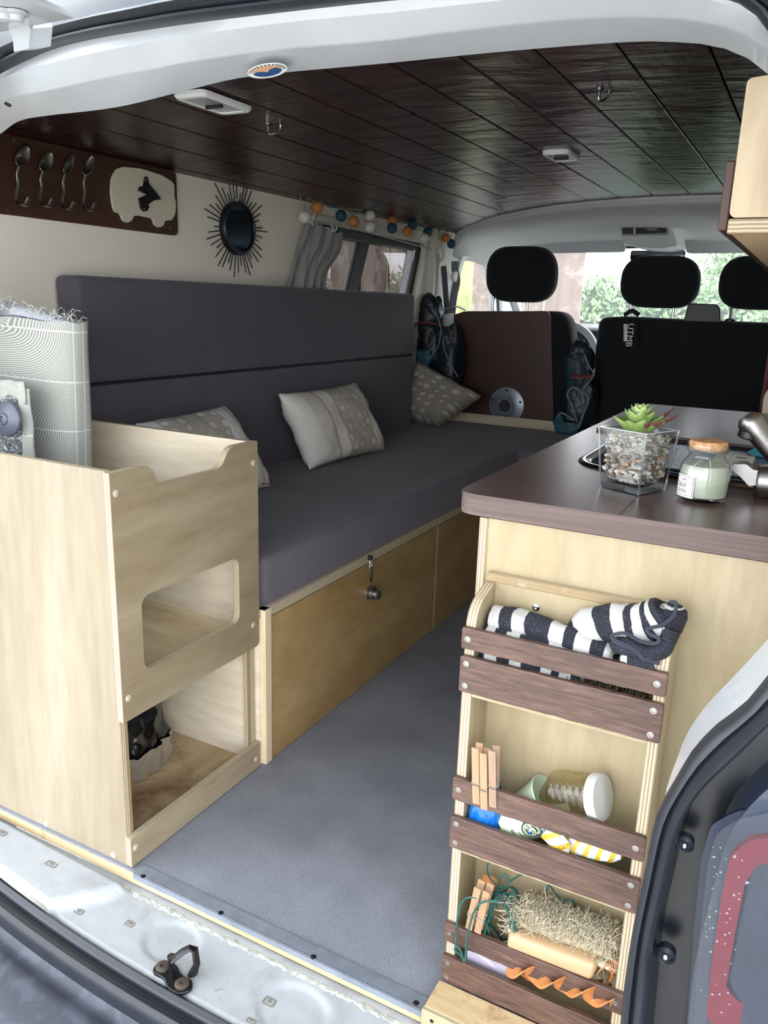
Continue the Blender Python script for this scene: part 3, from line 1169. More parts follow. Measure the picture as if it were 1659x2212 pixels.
# rear panel
MB().prism([(-1.59, .874, 0), (-.962, .874, 0), (-.962, .874, .729), (-1.59, .874, .729)], (0, .013, 0), 0, 1).build('rear_panel', ['ply', 'edge_y'], sb, smooth=0, bevel=.0008)
# aisle panel with notch and window
o = [P(u, v_, x=XA) for u, v_ in [(234, 1022), (325, 1005), (340, 1048), (478, 1010), (495, 965), (555, 955), (557, 1400), (260, 1562)]]
for i in (0, 1, 4, 5):
    o[i].z = .7275
o[2].z = o[3].z = .690
o[0].y = o[7].y = .872
o[5].y = o[6].y = 1.254
o[7].z = o[6].z = .291
o[2].y += .004
rad = [0, .018, .018, .018, .02, 0, .012, 0]
wn = [Vector((XA, .926, .366)), Vector((XA, 1.19, .366)), Vector((XA, 1.19, .504)), Vector((XA, .926, .504))]
mb = MB()
holed(mb, rnd_poly(o, rad, 6), [rnd_poly(wn, .022, 6)], (-.014, 0, 0), 0, 1)
mb.build('aisle_panel', ['ply_aisle', 'edge_x'], sb, smooth=30, bevel=.0006)
# end panel next to the sofa
MB().prism([(-1.585, 1.238, 0), (XA - .014, 1.238, 0), (XA - .014, 1.238, .7275), (-1.585, 1.238, .7275)], (0, .014, 0), 0, 1).build('end_panel', ['ply_in', 'edge_y'], sb, smooth=0)
MB().prism([(-1.585, .887, .729), (-1.585, 1.238, .729), (-1.585, 1.238, 0), (-1.585, .887, 0)], (-.010, 0, 0), 0, 0).build('wall_side_panel', ['ply_in'], sb, smooth=0)
MB().box((-1.585, .887, .320), (XA - .014, 1.238, .334), 0).build('shelf', wood('shelf_ply', '#b9a27c', '#cbb793', '#dccbae', 0, .55, 45, 5, 6), sb, smooth=0)
MB().box((-1.585, .887, .012), (XA - .014, 1.238, .022), 0).build('bottom_board', 'ply_stain', sb, smooth=0)
MB().prism([(XA, .872, .002), (XA, 1.254, .002), (XA, 1.254, .060), (XA, .872, .060)], (-.014, 0, 0), 0, 1).build('kick_board', ['ply_aisle', 'edge_x'], sb, smooth=0, bevel=.0012)
MB().box((-.972, .888, .060), (-.963, .893, .292), 0).build('front_batten', 'edge_dark', sb, smooth=0)
MB().box((-.972, 1.228, .060), (-.963, 1.238, .292), 0).build('end_batten', 'edge_x', sb, smooth=0)
cap = plain('white_screw_cap', '#b3aa98', .4)
for u, v_ in [(250, 1066), (547, 1000), (547, 1350), (277, 1508), (553, 1640), (293, 1830)]:
    p = P(u, v_, x=XA)
    MB().lathe(p, [(.0062, 0), (.0062, .0008), (.005, .0016), (0, .0018)], (1, 0, 0), 16).build('screw_cap', cap, sb)
for u, v_ in [(245, 1847), (99, 1780)]:
    p = P(u, v_, y=.874)
    MB().lathe(p, [(.0062, 0), (.0062, .0008), (.005, .0016), (0, .0018)], (0, -1, 0), 16).build('screw_cap', cap, sb)

# ---- sofa base
XB = -.944
bb = thing('bench_base', (-1.27, 2.3, 0), 'plywood sofa base with golden front panels, latch and knob', 'bench')
MB().box((-1.58, 1.264, .346), (XB + .001, 2.147, .366), 0, .001, 1).build('lid', 'edge_z', bb, smooth=0)
MB().box((-1.58, 2.150, .346), (XB + .001, 3.44, .366), 0, .001, 1).build('lid', 'edge_z', bb, smooth=0)
MB().box((-.944, 2.86, .346), (-.41, 3.44, .366), 0, .001, 1).build('lid', 'edge_z', bb, smooth=0)
MB().prism([(XB, 1.289, .001), (XB, 2.147, .001), (XB, 2.147, .343), (XB, 1.289, .343)], (-.012, 0, 0), 0, 1).build('front_panel', ['ply_bench', 'edge_x'], bb, smooth=0, bevel=.0007)
MB().prism([(XB, 2.153, .001), (XB, 2.86, .001), (XB, 2.86, .343), (XB, 2.153, .343)], (-.012, 0, 0), 0, 1).build('front_panel', ['ply_bench', 'edge_x'], bb, smooth=0, bevel=.0007)
MB().prism([(XB, 2.86, .001), (-.41, 2.86, .001), (-.41, 2.86, .343), (XB, 2.86, .343)], (0, .012, 0), 0, 1).build('front_panel', ['ply_bench', 'edge_y'], bb, smooth=0)
MB().box((-1.55, 1.258, .001), (XB - .008, 1.274, .346), 0).build('end_board', ['ply_in'], bb, smooth=0)
MB().box((-.963, 1.262, .001), (XB + .004, 1.285, .366), 0, .0012, 1).build('corner_post', wood('post_ply', '#cbb795', '#ddcdae', '#e6d9c0', 2, .55, 60, 5, 8), bb, smooth=0)
MB().box((-1.58, 3.442, .001), (-.39, 3.456, .515), 0, .0015, 1).build('far_board', wood('pale_ply_strip', '#b9ab8c', '#c9bda0', '#d2c8b0', 0, .6, 60, 5, 8), bb, smooth=0)
kn = P(797, 1280, x=XB)
MB().lathe(kn, [(.019, 0), (.019, .004), (.014, .007), (.014, .011), (.0165, .012), (.0165, .017), (.011, .018), (.0105, .023), (.0145, .0245), (.0145, .029), (.012, .031), (0, .031)], (1, 0, 0), 28).build('knob', 'satin', bb)
lt = P(795, 1204, x=XB + .002)
hk = MB().ball(lt + Vector((.006, 0, 0)), .007, n=12, sc=(1, 1, 1))
hk.tube([lt + Vector((.0, 0, 0)), lt + Vector((.012, 0, .0))], .0035, 8)
hk = hk.build('latch_eye', 'steel_dark', bb)
mb = MB()
q = lt + Vector((.009, 0, -.004))
mb.tube(spline([q, q + Vector((0, -.005, -.004)), q + Vector((0, -.0055, -.028)), q + Vector((0, 0, -.032)), q + Vector((0, .0055, -.026)), q + Vector((0, .005, -.004)), q], 4), .0011, 6, cap=False)
mb.build('latch_link', 'steel', bb)
mb = MB()
mb.prism(rnd_poly([q + Vector((0, d, e)) for d, e in [(-.003, -.062), (.004, -.062), (.0085, -.022), (.0015, -.020)]], .002, 3), (.003, 0, 0))
mb.tube([q + Vector((.004, -.0045, -.06)), q + Vector((.005, .001, -.022))], .0012, 6)
mb.build('latch_tongue', 'steel_dark', bb, bevel=.0006)

# ---- seat mattress (L shaped) with rounded, slightly soft edges
def cushion_prism(poly, z0, z1, r, name, mat_, parent=None, sag=0):
    """poly in x y counter-clockwise; soft top and bottom edges"""
    n = len(poly)
    base = [Vector((p[0], p[1], 0)) for p in poly]

    def ins(L_, k):
        out = []
        for i in range(n):
            t1 = (L_[i] - L_[i - 1]).normalized()
            t2 = (L_[(i + 1) % n] - L_[i]).normalized()
            n1, n2 = Vector((-t1.y, t1.x, 0)), Vector((-t2.y, t2.x, 0))
            m_ = (n1 + n2)
            m_ = m_.normalized() if m_.length > 1e-6 else n1
            out.append(L_[i] + m_ * k / max(.35, m_.dot(n1)))
        return out
    rows = []
    K = 5
    for k in range(K + 1):
        a = pi / 2 * k / K
        rows.append([p + Vector((0, 0, z0 + r * (1 - sin(a)))) for p in ins(base, r * (1 - cos(a)) * .7)][:])
    rows = rows[::-1]
    lo = [[p + Vector((0, 0, z0 + r * (1 - sin(pi / 2 * k / K)))) for p in ins(base, r * .6 * (1 - cos(pi / 2 * k / K)))] for k in range(K, -1, -1)]
    hi = [[p + Vector((0, 0, z1 - r * (1 - sin(pi / 2 * k / K)))) for p in ins(base, r * (1 - cos(pi / 2 * k / K)))] for k in range(0, K + 1)]
    allr = lo + hi
    mb = MB()
    vs = [p for r_ in allr for p in r_]
    fs = []
    for j in range(len(allr) - 1):
        for i in range(n):
            fs.append([j * n + i, j * n + (i + 1) % n, (j + 1) * n + (i + 1) % n, (j + 1) * n + i])
    mb.add(vs, fs)
    for L_ in (allr[0], allr[-1]):
        bm = bmesh.new()
        vv = [bm.verts.new(p) for p in L_]
        ee = [bm.edges.new((vv[i], vv[(i + 1) % n])) for i in range(n)]
        bmesh.ops.triangle_fill(bm, use_beauty=True, use_dissolve=False, edges=ee, normal=(0, 0, 1))
        mb.bm(bm)
    return mb.build(name, mat_, parent, smooth=12, doubles=.00001)


def rnd2(pts, r, n=6):
    return [(p.x, p.y) for p in rnd_poly([Vector((a, b_, 0)) for a, b_ in pts], r, n)]


ma = thing('seat_mattress', (-1.25, 2.3, .366), 'charcoal foam seat mattress lying on the sofa base', 'mattress')
cushion_prism(rnd2([(-1.58, 1.268), (-.952, 1.272), (-.946, 2.87), (-.42, 2.88), (-.42, 3.438), (-1.58, 3.438)], [.02, .03, .015, .02, .02, .02]), .3665, .476, .016, 'mattress_body', 'mattress', ma)
MB().tube([(-.966, 1.271, .37), (-.962, 1.271, .465), (-.968, 1.29, .474)], .0015, 5).build('corner_seam', 'mattress_back', ma)
MB().tube([(-1.2, 1.266, .42), (-.97, 1.267, .42), (-.951, 1.30, .42)], .0010, 5).build('side_seam', 'mattress_back', ma)

# ---- backrest in two cushions
bk = thing('sofa_backrest', (-1.57, 2.2, .478), 'charcoal two-part backrest cushion leaning on the left wall', 'backrest')


def yzcushion(y0, y1, z0, z1, x0, x1, r, name, d=0):
    bm = bmesh.new()
    bmesh.ops.create_cube(bm, size=1)
    for v in bm.verts:
        v.co = Vector(((x0 + x1) / 2 + v.co.x * (x1 - x0), (y0 + y1) / 2 + v.co.y * (y1 - y0), (z0 + z1) / 2 + v.co.z * (z1 - z0)))
        if v.co.z > (z0 + z1) / 2:
            v.co.x -= d
    bmesh.ops.bevel(bm, geom=bm.edges[:], offset=r, segments=5, profile=.5, affect='EDGES')
    return MB().bm(bm).build(name, 'mattress_back', bk, smooth=50)


yzcushion(1.338, 3.10, .477, .787, -1.597, -1.51, .016, 'lower_cushion', .004)
yzcushion(1.338, 3.115, .790, 1.040, -1.597, -1.516, .018, 'upper_cushion', .008)
MB().tube([(-1.59, 1.337, .7885), (-1.519, 1.337, .7885), (-1.519, 3.1, .7885), (-1.59, 3.1, .7885)], .0035, 6).build('piping', 'piping', bk)


# ---- scatter cushions
def pillow(name, c, thick, mats, label, nu=44, nv=34, wr=.004, seed=0, fmat=None, bulge=1.0, dots=None):
    """c: corners bottom-left, bottom-right, top-right, top-left (seen side towards the camera)"""
    c = [Vector(p) for p in c]
    ce_ = sum(c, Vector()) / 4
    n = ((c[1] - c[0]).cross(c[3] - c[0])).normalized()
    if n.dot(CAM - ce_) < 0:
        n = -n

    def surf(sg):
        def fn(u, v_):
            uu, vv = 2 * u - 1, 2 * v_ - 1
            # edges curve inwards between the corners
            pin = .055
            a = uu * (1 - pin * (1 - vv * vv) * abs(uu))
            b_ = vv * (1 - pin * (1 - uu * uu) * abs(vv))
            s_, t_ = (a + 1) / 2, (b_ + 1) / 2
            p = (c[0] * (1 - s_) + c[1] * s_) * (1 - t_) + (c[3] * (1 - s_) + c[2] * s_) * t_
            e = max(0, (1 - uu ** 4)) ** .55 * max(0, (1 - vv ** 4)) ** .55 if abs(uu) < 1 and abs(vv) < 1 else 0
            h = thick * e * bulge
            k = noise.noise(Vector((u * 5 + seed, v_ * 5, seed))) * wr * 2 + noise.noise(Vector((u * 13 + seed, v_ * 9, seed + 3))) * wr
            k += wr * 1.6 * sin(uu * 24 + vv * 9) * max(0, abs(uu) - .75) * 2 * e
            h += k * min(1, e * 2)
            if dots and sg > 0 and e > .12:
                for (du, dv, dr) in dots:
                    d = sqrt((u - du) ** 2 + ((v_ - dv) * DASP) ** 2)
                    if d < dr:
                        h += .0035 * min(1, (dr - d) / dr * 3)
            return p + n * sg * h
        return fn
    mb = MB()
    DASP = (c[3] - c[0]).length / max(.01, (c[1] - c[0]).length)
    mb.grid(surf(1), nu, nv, 0)
    mb.grid(surf(-1), nu, nv, 0)
    o = mb.build(name, mats, None, smooth=60, doubles=.0003)
    return tag(o, label, 'cushion')


def cush_mat(name, bands, dots, dotc, base='#d9d6cf', dot_rng=(.35, .8), rib=True):
    """bands across u: list of (u0,u1,kind)"""
    m, nt, b = newmat(name)
    tcn = nt.nodes.new('ShaderNodeTexCoord')
    sp_ = nt.nodes.new('ShaderNodeSeparateXYZ')
    nt.links.new(tcn.outputs['UV'], sp_.inputs[0])
    u, v_ = sp_.outputs[0], sp_.outputs[1]

    def inb(a, b_):
        return mth(nt, 'MULTIPLY', mth(nt, 'GREATER_THAN', u, a), mth(nt, 'LESS_THAN', u, b_))
    col = C(base)
    if dots:
        vo = nt.nodes.new('ShaderNodeTexVoronoi')
        mp = nt.nodes.new('ShaderNodeMapping')
        mp.inputs['Scale'].default_value = dots
        nt.links.new(tcn.outputs['UV'], mp.inputs[0])
        nt.links.new(mp.outputs[0], vo.inputs['Vector'])
        vo.inputs['Scale'].default_value = 1
        vo.inputs['Randomness'].default_value = .35
        dm = ramp(nt, vo.outputs['Distance'], [(.30, (1, 1, 1, 1)), (.36, (0, 0, 0, 1))])
        area = inb(*dot_rng)
        f0 = mixc(nt, area, col, C(dotc[0]))
        col = mixc(nt, mth(nt, 'MULTIPLY', dm, area), f0, C(dotc[1]))
        bump(nt, b, mth(nt, 'MULTIPLY', dm, area), .6, .004)
    for a, b_, kind in bands:
        if kind == 'rib':
            s = mth(nt, 'SINE', mth(nt, 'MULTIPLY', v_, 230))
            cc = ramp(nt, mth(nt, 'ADD', mth(nt, 'MULTIPLY', s, .5), .5), [(.3, '#b9b2a5'), (.6, '#e2dfd8')])
        elif kind == 'trim':
            s = mth(nt, 'SINE', mth(nt, 'MULTIPLY', v_, 200))
            cc = ramp(nt, mth(nt, 'ADD', mth(nt, 'MULTIPLY', s, .5), .5), [(.3, '#8e7c5e'), (.6, '#d6cfc0')])
        else:
            cc = C(kind)
        col = mixc(nt, inb(a, b_), col, cc)
    if isinstance(col, tuple):
        b.inputs['Base Color'].default_value = col
    else:
        nt.links.new(col, b.inputs['Base Color'])
    b.inputs['Roughness'].default_value = .9
    return m


cm = cush_mat('cushion_white_beige', [(.14, .285, 'rib'), (.285, .315, 'trim'), (.90, .925, 'trim'), (.925, 1.0, 'rib')], (11, 7.5, 1), ('#b9b2a6', '#d2cdc2'), dot_rng=(.42, .80))
pillow('scatter_cushion', [P(668, 1015, z=.482), P(832, 972, z=.482), P(768, 826, x=-1.45), P(600, 850, x=-1.43)], .058, cm, 'white and beige scatter cushion with ribbed stripe standing alone mid-sofa', seed=2)
cm2 = cush_mat('cushion_white_beige_b', [(.86, .89, 'trim'), (.89, 1.0, 'rib')], (8, 7, 1), ('#aaa59c', '#c9c6bf'), base='#cfcfcc', dot_rng=(.1, .70))
pillow('scatter_cushion', [P(400, 1110, z=.490), P(584, 1050, z=.484), P(484, 876, x=-1.44), P(290, 915, x=-1.44)], .06, cm2, 'white and beige scatter cushion half hidden behind the plywood box', seed=5)
cm3 = cush_mat('cushion_taupe_dots', [], (7, 6, 1), ('#8d877d', '#b3ada3'), base='#8d877d', dot_rng=(-1, 2))
tq = [P(944, 938, y=3.17), P(1042, 856, y=3.26), P(903, 778, y=3.26), P(838, 900, y=3.17)]
tq[0].z = .484
rng = random.Random(4)
pillow('scatter_cushion', tq, .075, cm3, 'taupe polka dot cushion at the far end of the sofa', seed=9, wr=.007)

# ---- insulated blinds standing in the box
m, nt, b = newmat('arc_patterned_grey_cloth')
tcn = nt.nodes.new('ShaderNodeTexCoord')
mp = nt.nodes.new('ShaderNodeMapping')
nt.links.new(tcn.outputs['UV'], mp.inputs[0])
mp.inputs['Scale'].default_value = (4.2, 6.2, 1)
sp_ = nt.nodes.new('ShaderNodeSeparateXYZ')
nt.links.new(mp.outputs[0], sp_.inputs[0])
cu, cv = sp_.outputs[0], sp_.outputs[1]
ci, cj = mth(nt, 'FLOOR', cu), mth(nt, 'FLOOR', cv)
fu, fv = mth(nt, 'SUBTRACT', cu, ci), mth(nt, 'SUBTRACT', cv, cj)
par = mth(nt, 'MODULO', mth(nt, 'ADD', ci, mth(nt, 'MULTIPLY', cj, 3)), 2)
flip = mth(nt, 'ABSOLUTE', mth(nt, 'SUBTRACT', fu, par))
par2 = mth(nt, 'MODULO', cj, 2)
flv = mth(nt, 'ABSOLUTE', mth(nt, 'SUBTRACT', fv, par2))
r1 = mth(nt, 'SQRT', mth(nt, 'ADD', mth(nt, 'POWER', flip, 2), mth(nt, 'POWER', mth(nt, 'MULTIPLY', flv, .9), 2)))
flip2 = mth(nt, 'SUBTRACT', 1, flip)
r2_ = mth(nt, 'SQRT', mth(nt, 'ADD', mth(nt, 'POWER', flip2, 2), mth(nt, 'POWER', flv, 2)))
inside = mth(nt, 'LESS_THAN', r1, .86)
rr = mth(nt, 'ADD', mth(nt, 'MULTIPLY', r1, inside), mth(nt, 'MULTIPLY', r2_, mth(nt, 'SUBTRACT', 1, inside)))
s = mth(nt, 'ADD', mth(nt, 'MULTIPLY', mth(nt, 'SINE', mth(nt, 'MULTIPLY', rr, 170)), .5), .5)
col = ramp(nt, s, [(.45, '#9a9c95'), (.75, '#d3d5cd')])
gl = mth(nt, 'MAXIMUM', mth(nt, 'LESS_THAN', fu, .02), mth(nt, 'LESS_THAN', fv, .025))
col = mixc(nt, gl, col, C('#e0e2dc'))
nt.links.new(col, b.inputs['Base Color'])
b.inputs['Roughness'].default_value = .9
M['arc'] = m
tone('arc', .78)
bl = thing('window_blind', (-1.25, 1.07, .335), 'rolled grey arc-patterned fabric window blind standing in plywood box', 'blind')


def roll(u, v_):
    a = 2 * pi * u
    z = .34 + (.944 - .34) * v_
    rx, ry = .150, .050
    k = 1 + .03 * noise.noise(Vector((cos(a) * 2, sin(a) * 2, z * 5)))
    x = -1.417 - .035 * (1 - v_) + rx * k * (abs(cos(a)) ** .7) * (1 if cos(a) > 0 else -1)
    y = 1.12 + ry * k * (abs(sin(a)) ** .8) * (1 if sin(a) > 0 else -1)
    z2 = z + (.006 * noise.noise(Vector((a * 2, 0, 0))) if v_ > .97 else 0) - .012 * v_ * (cos(a) - 1) * .5
    return Vector((x, y, z2))


mb = MB()
mb.grid(roll, 90, 30, closed_u=True)
mb.build('rolled_cloth', 'arc', bl, smooth=60)
mb = MB()
for k in range(3):
    def rr_(u, v_, k=k):
        a = 2 * pi * u
        return Vector((-1.417 + (.135 - k * .035) * cos(a), 1.12 + (.042 - k * .012) * sin(a), .90 + (.045 + .006 * k) * v_ + .004 * sin(a * 7 + k)))
    mb.grid(rr_, 50, 3, closed_u=True)
mb.build('inner_roll', fabric('frayed_lining', '#b9bec9', .15), bl)
mb = MB()
mb.loft([[(-1.49, 1.10, .95), (-1.41, 1.08, .955), (-1.33, 1.09, .945)], [(-1.495, 1.115, .98), (-1.42, 1.10, .975), (-1.32, 1.105, .952)]])
mb.build('loose_lining', fabric('loose_lining', '#c3c8d2', .15), bl, solid=.002)
mb = MB()
rng = random.Random(3)
for k in range(90):
    t = rng.random()
    p = Vector((-1.50 + .24 * t, 1.085 + rng.uniform(-.01, .03), .972 - .025 * t + rng.uniform(-.01, .006)))
    d = Vector((rng.uniform(-1, 1), rng.uniform(-.6, .6), rng.uniform(-.1, .9))) * .016
    mb.tube(spline([p, p + d + Vector((0, 0, .004)), p + d * 1.8 + Vector((rng.uniform(-.01, .01), 0, -.006))], 3), .0004, 3, cap=False)
o = mb.build('frayed_threads', 'white', bl, smooth=0)
o['kind'] = 'stuff'
# foil panel with suction cup in front
m, nt, b = newmat('crinkled_silver_foil')
b.inputs['Metallic'].default_value = 1
b.inputs['Base Color'].default_value = C('#c8ccd2')
b.inputs['Roughness'].default_value = .2
bump(nt, b, ntex(nt, mapping(nt), 75, 4, .6, .8), 1.0, .02)
M['foil'] = m
tb = thing('thermal_blind', (-1.33, 1.01, .335), 'silver foil thermal blind with grey suction cup in plywood box', 'blind')
q0, q1, q2, q3 = P(-90, 815, y=1.02), P(52, 828, y=1.02), P(55, 985, y=1.02), P(-90, 970, y=1.02)
q2.z = q3.z = .34
q2.x = q1.x + .01
mb = MB()


def foil(u, v_):
    p = (q0 * (1 - u) + q1 * u) * (1 - v_) + (q3 * (1 - u) + q2 * u) * v_
    return p + Vector((0, .010 * noise.noise(Vector((u * 7, v_ * 22, 0))), 0))


mb.grid(foil, 30, 60)
mb.build('foil_sheet', 'foil', tb, solid=.004)
mb = MB()
mb.grid(lambda u, v_: Vector(q0 + (q1 - q0) * (u * 1.05) + Vector((0, -.008 + .004 * noise.noise(Vector((u * 8, v_ * 4, 2))), .004 - .036 * v_ * (1 + .2 * sin(u * 14))))), 40, 6)
mb.build('fabric_hem', 'arc', tb, solid=.003)
mb = MB()
mb.grid(lambda u, v_: Vector(q1 + Vector((-.004 + .018 * u, -.012 + .012 * u + .003 * noise.noise(Vector((v_ * 12, 0, 4))), -.01 - .55 * v_))), 5, 40)
mb.build('edge_binding', 'arc', tb, solid=.004)
c = P(17, 905, y=.995)
MB().lathe(c, [(.034, 0), (.032, .004), (.024, .008), (.012, .010), (.010, .013), (.006, .014), (.005, .011), (0, .011)], (.1, -1, .1), 30).build('suction_cup', plain('grey_rubber_cup', '#555b68', .35), tb)

# black bin liner in the lower compartment
def bag(u, v_):
    a = 2 * pi * u
    z = .022 + .20 * v_
    r = .075 * (1 + .12 * noise.noise(Vector((cos(a) * 2.5, sin(a) * 2.5, z * 14))) + .05 * noise.noise(Vector((cos(a) * 9, sin(a) * 9, z * 40))))
    r *= 1 - .12 * v_ + .05 * sin(v_ * 5)
    return Vector((-1.20 + r * cos(a) * 1.2, 1.09 + r * sin(a) * 1.35, z))


bgt = thing('bin_bag', (-1.20, 1.09, .022), 'crumpled black plastic bin bag in lower compartment of plywood box', 'bag')
mb = MB()
mb.grid(bag, 90, 40, closed_u=True)
mb.build('bag_film', plain('glossy_black_film', '#0b0c0e', .16), bgt, smooth=40)
mb = MB()


def lining(u, v_):
    p = bag(u, v_ * .25)
    k = .007 * noise.noise(Vector((cos(2 * pi * u) * 6, sin(2 * pi * u) * 6, v_ * 5)))
    return Vector((-1.20 + (p.x + 1.20) * 1.06 + k, 1.09 + (p.y - 1.09) * 1.06 + k, .024 + .055 * v_ * (1 + .35 * noise.noise(Vector((u * 14, 0, 2))))))


mb.grid(lining, 90, 6, closed_u=True)
mb.build('torn_lining', plain('pale_paper_film', '#857a6b', .5), bgt, smooth=40)

# ================================================================== KITCHEN UNIT
kc = thing('kitchen_cabinet', (-.2, 1.6, 0), 'cream birch plywood kitchen cabinet right of the aisle', 'cabinet')
YK, XK = 1.0, -.376
MB().prism([(XK + .012, YK, .001), (.085, YK, .001), (.085, YK, .718), (XK + .012, YK, .718)], (0, .014, 0), 0, 1).build('rear_panel', ['ply_cab', 'edge_y'], kc, smooth=0)
MB().prism([(XK, YK - .002, .001), (XK, 2.24, .001), (XK, 2.24, .718), (XK, YK - .002, .718)], (.012, 0, 0), 0, 1).build('side_panel', ['ply_cab', 'edge_x'], kc, smooth=0, bevel=.0008)
MB().box((XK + .012, 2.226, .001), (.085, 2.24, .718)).build('front_end_panel', ['ply_cab'], kc, smooth=0)
wt = thing('worktop', (-.2, 1.6, .72), 'brown stained wooden worktop with worn layered edge on kitchen cabinet', 'worktop')
po = rnd_poly([(-.413, .994, .7205), (.088, .994, .7205), (.088, 2.26, .7205), (-.413, 2.26, .7205)], [.035, 0, 0, .05], 8)
# opening for the sink
SX0, SX1, SY0, SY1 = -.335, .03, 1.275, 1.615
hole = rnd_poly([Vector((SX0 + .012, SY0 + .012, .7205)), Vector((SX1 - .012, SY0 + .012, .7205)), Vector((SX1 - .012, SY1 - .012, .7205)), Vector((SX0 + .012, SY1 - .012, .7205))], .08, 8)
mb = MB()
holed(mb, po, [hole], (0, 0, .0295), 0, 1)
mb.build('worktop_board', ['worktop', 'worktop_edge'], wt, smooth=40, bevel=.003)
MB().box((-.190, .993, .7500), (-.1892, 1.275, .75035)).build('joint_line', plain('joint_line', '#2a1d1c', .6), wt, smooth=0)
# sink
sk_ = thing('steel_sink', (-.15, 1.45, .75), 'stainless steel sink with rounded rim let into the worktop', 'sink')


def rr_loop(x0, x1, y0, y1, r, z, n=8):
    return rnd_poly([Vector((x0, y0, z)), Vector((x1, y0, z)), Vector((x1, y1, z)), Vector((x0, y1, z))], r, n)


Ls = [rr_loop(SX0, SX1, SY0, SY1, .09, .7505), rr_loop(SX0 + .004, SX1 - .004, SY0 + .004, SY1 - .004, .088, .7535),
      rr_loop(SX0 + .012, SX1 - .012, SY0 + .012, SY1 - .012, .085, .7535), rr_loop(SX0 + .020, SX1 - .02, SY0 + .02, SY1 - .02, .08, .748),
      rr_loop(SX0 + .028, SX1 - .028, SY0 + .028, SY1 - .028, .07, .66), rr_loop(SX0 + .06, SX1 - .06, SY0 + .06, SY1 - .06, .05, .645)]
mb = MB()
n = len(Ls[0])
vs = [p for l in Ls for p in l]
fs = [[j * n + i, j * n + (i + 1) % n, (j + 1) * n + (i + 1) % n, (j + 1) * n + i] for j in range(len(Ls) - 1) for i in range(n)]
fs.append([(len(Ls) - 1) * n + i for i in range(n)])
mb.add(vs, fs)
mb.build('basin', plain('sink_steel', '#9da1a6', .16, 1), sk_, smooth=50)
MB().lathe((-.15, 1.45, .6455), [(.03, 0), (.028, .002), (.01, .001), (0, .001)], n=20).build('drain', 'steel', sk_)
# things in / over the sink: silver tray, printed packet, blue cloth
tr = thing('foil_tray', (-.15, 1.42, .752), 'silver tray with black rim lying across the sink', 'tray')
tp = rr_loop(-.262, .02, 1.30, 1.585, .012, .7545, 4)
MB().prism(tp, (0, 0, .004)).build('tray_body', plain('brushed_tray', '#9aa0ac', .28, .9, bmp=.6, bs=70, bd=.004), tr, bevel=.001)
n = len(tp)
up = [p + Vector((0, 0, .0042)) for p in tp]
mb = MB()
mb.tube(up + [up[0]], .003, 6)
mb.build('black_rim', 'black_plastic', tr)
pk = MB().box((-.128, 1.385, .7592), (-.066, 1.50, .7622), 0, .001, 1)
pk = pk.build('packet', 'white', None)
tag(pk, 'white printed packet lying on silver tray behind the candle jar', 'packet')
MB().box((-.095, 1.462, .7622), (-.078, 1.476, .7626)).build('print', plain('grey_print', '#7d7f84', .6), pk)
def cloth(u, v_):
    a = 2 * pi * u
    r = v_ * .052 * (1 + .18 * noise.noise(Vector((cos(a) * 2, sin(a) * 2, 1))))
    h = .760 + .018 * (1 - v_ ** 2) + .006 * noise.noise(Vector((r * cos(a) * 60, r * sin(a) * 60, 0))) * (v_ < .98)
    return Vector((-.035 + r * cos(a) * .9, 1.545 + r * sin(a) * .7, h))
o = MB().grid(cloth, 48, 16, closed_u=True).build('dish_cloth', fabric('turquoise_cloth', '#1f87a3', .2, 300, .6), None, smooth=70)
tag(o, 'turquoise dish cloth crumpled by the tap', 'cloth')
# greyish cutting board / hob cover behind the sink
hc = thing('hob_cover', (-.2, 1.95, .75), 'dark glossy board covering the hob at far end of worktop', 'cover')
MB().prism([(-.39, 1.70, .7505), (.07, 1.64, .7505), (.07, 2.25, .7505), (-.385, 2.25, .7505)], (0, 0, .006)).build('cover_board', wood('dark_reflective_board', '#3a3030', '#453836', '#54443f', 0, .3, 60, 4, 7, None, .12), hc, bevel=.0015)
MB().box((-.075, 1.70, .757), (-.068, 1.93, .765), 0, .002).build('hinge_rail', 'black', hc)

# tap
tpp = thing('kitchen_tap', (-.03, 1.25, .75), 'brushed nickel kitchen tap with angled spout and lever', 'tap')
b0 = P(1700, 1035, z=.78)
j0 = P(1632, 1038, y=1.22)
axis_ = Vector((1, .12, .02)).normalized()
MB().lathe(j0, [(.0, -.002), (.0225, 0), (.0245, .003), (.0245, .075), (0, .075)], axis_, 30).build('tap_body', 'satin', tpp)
l0 = P(1592, 1012, y=1.20)
l1 = P(1638, 1030, y=1.215)
mb = MB()
mb.prism(rnd_poly([P(u, v_, y=1.205) for u, v_ in [(1574, 1012), (1582, 1002), (1612, 1002), (1628, 1015), (1655, 1016), (1650, 1045), (1618, 1052), (1598, 1030)]], .003, 3), (0, .028, 0))
mb.build('tap_lever', 'satin', tpp, bevel=.003)
s1 = P(1612, 902, y=1.26)
s2 = P(1700, 1010, y=1.26)
ax = (s2 - s1).normalized()
MB().lathe(s1, [(0, -.004), (.010, -.003), (.0165, .004), (.018, .012), (.0165, .03), (.0145, .09), (.014, .16)], ax, 28).build('tap_spout', 'satin', tpp)
MB().lathe(s1 + Vector((0, 0, -.008)) + ax * .012, [(.0145, 0), (.0155, .012), (.012, .014), (0, .014)], Vector((-.15, 0, -1)), 24).build('aerator', 'black_plastic', tpp)
MB().lathe((.03, 1.27, .7505), [(.028, 0), (.028, .006), (.02, .01), (.018, .035)], n=24).build('tap_base', 'satin', tpp)

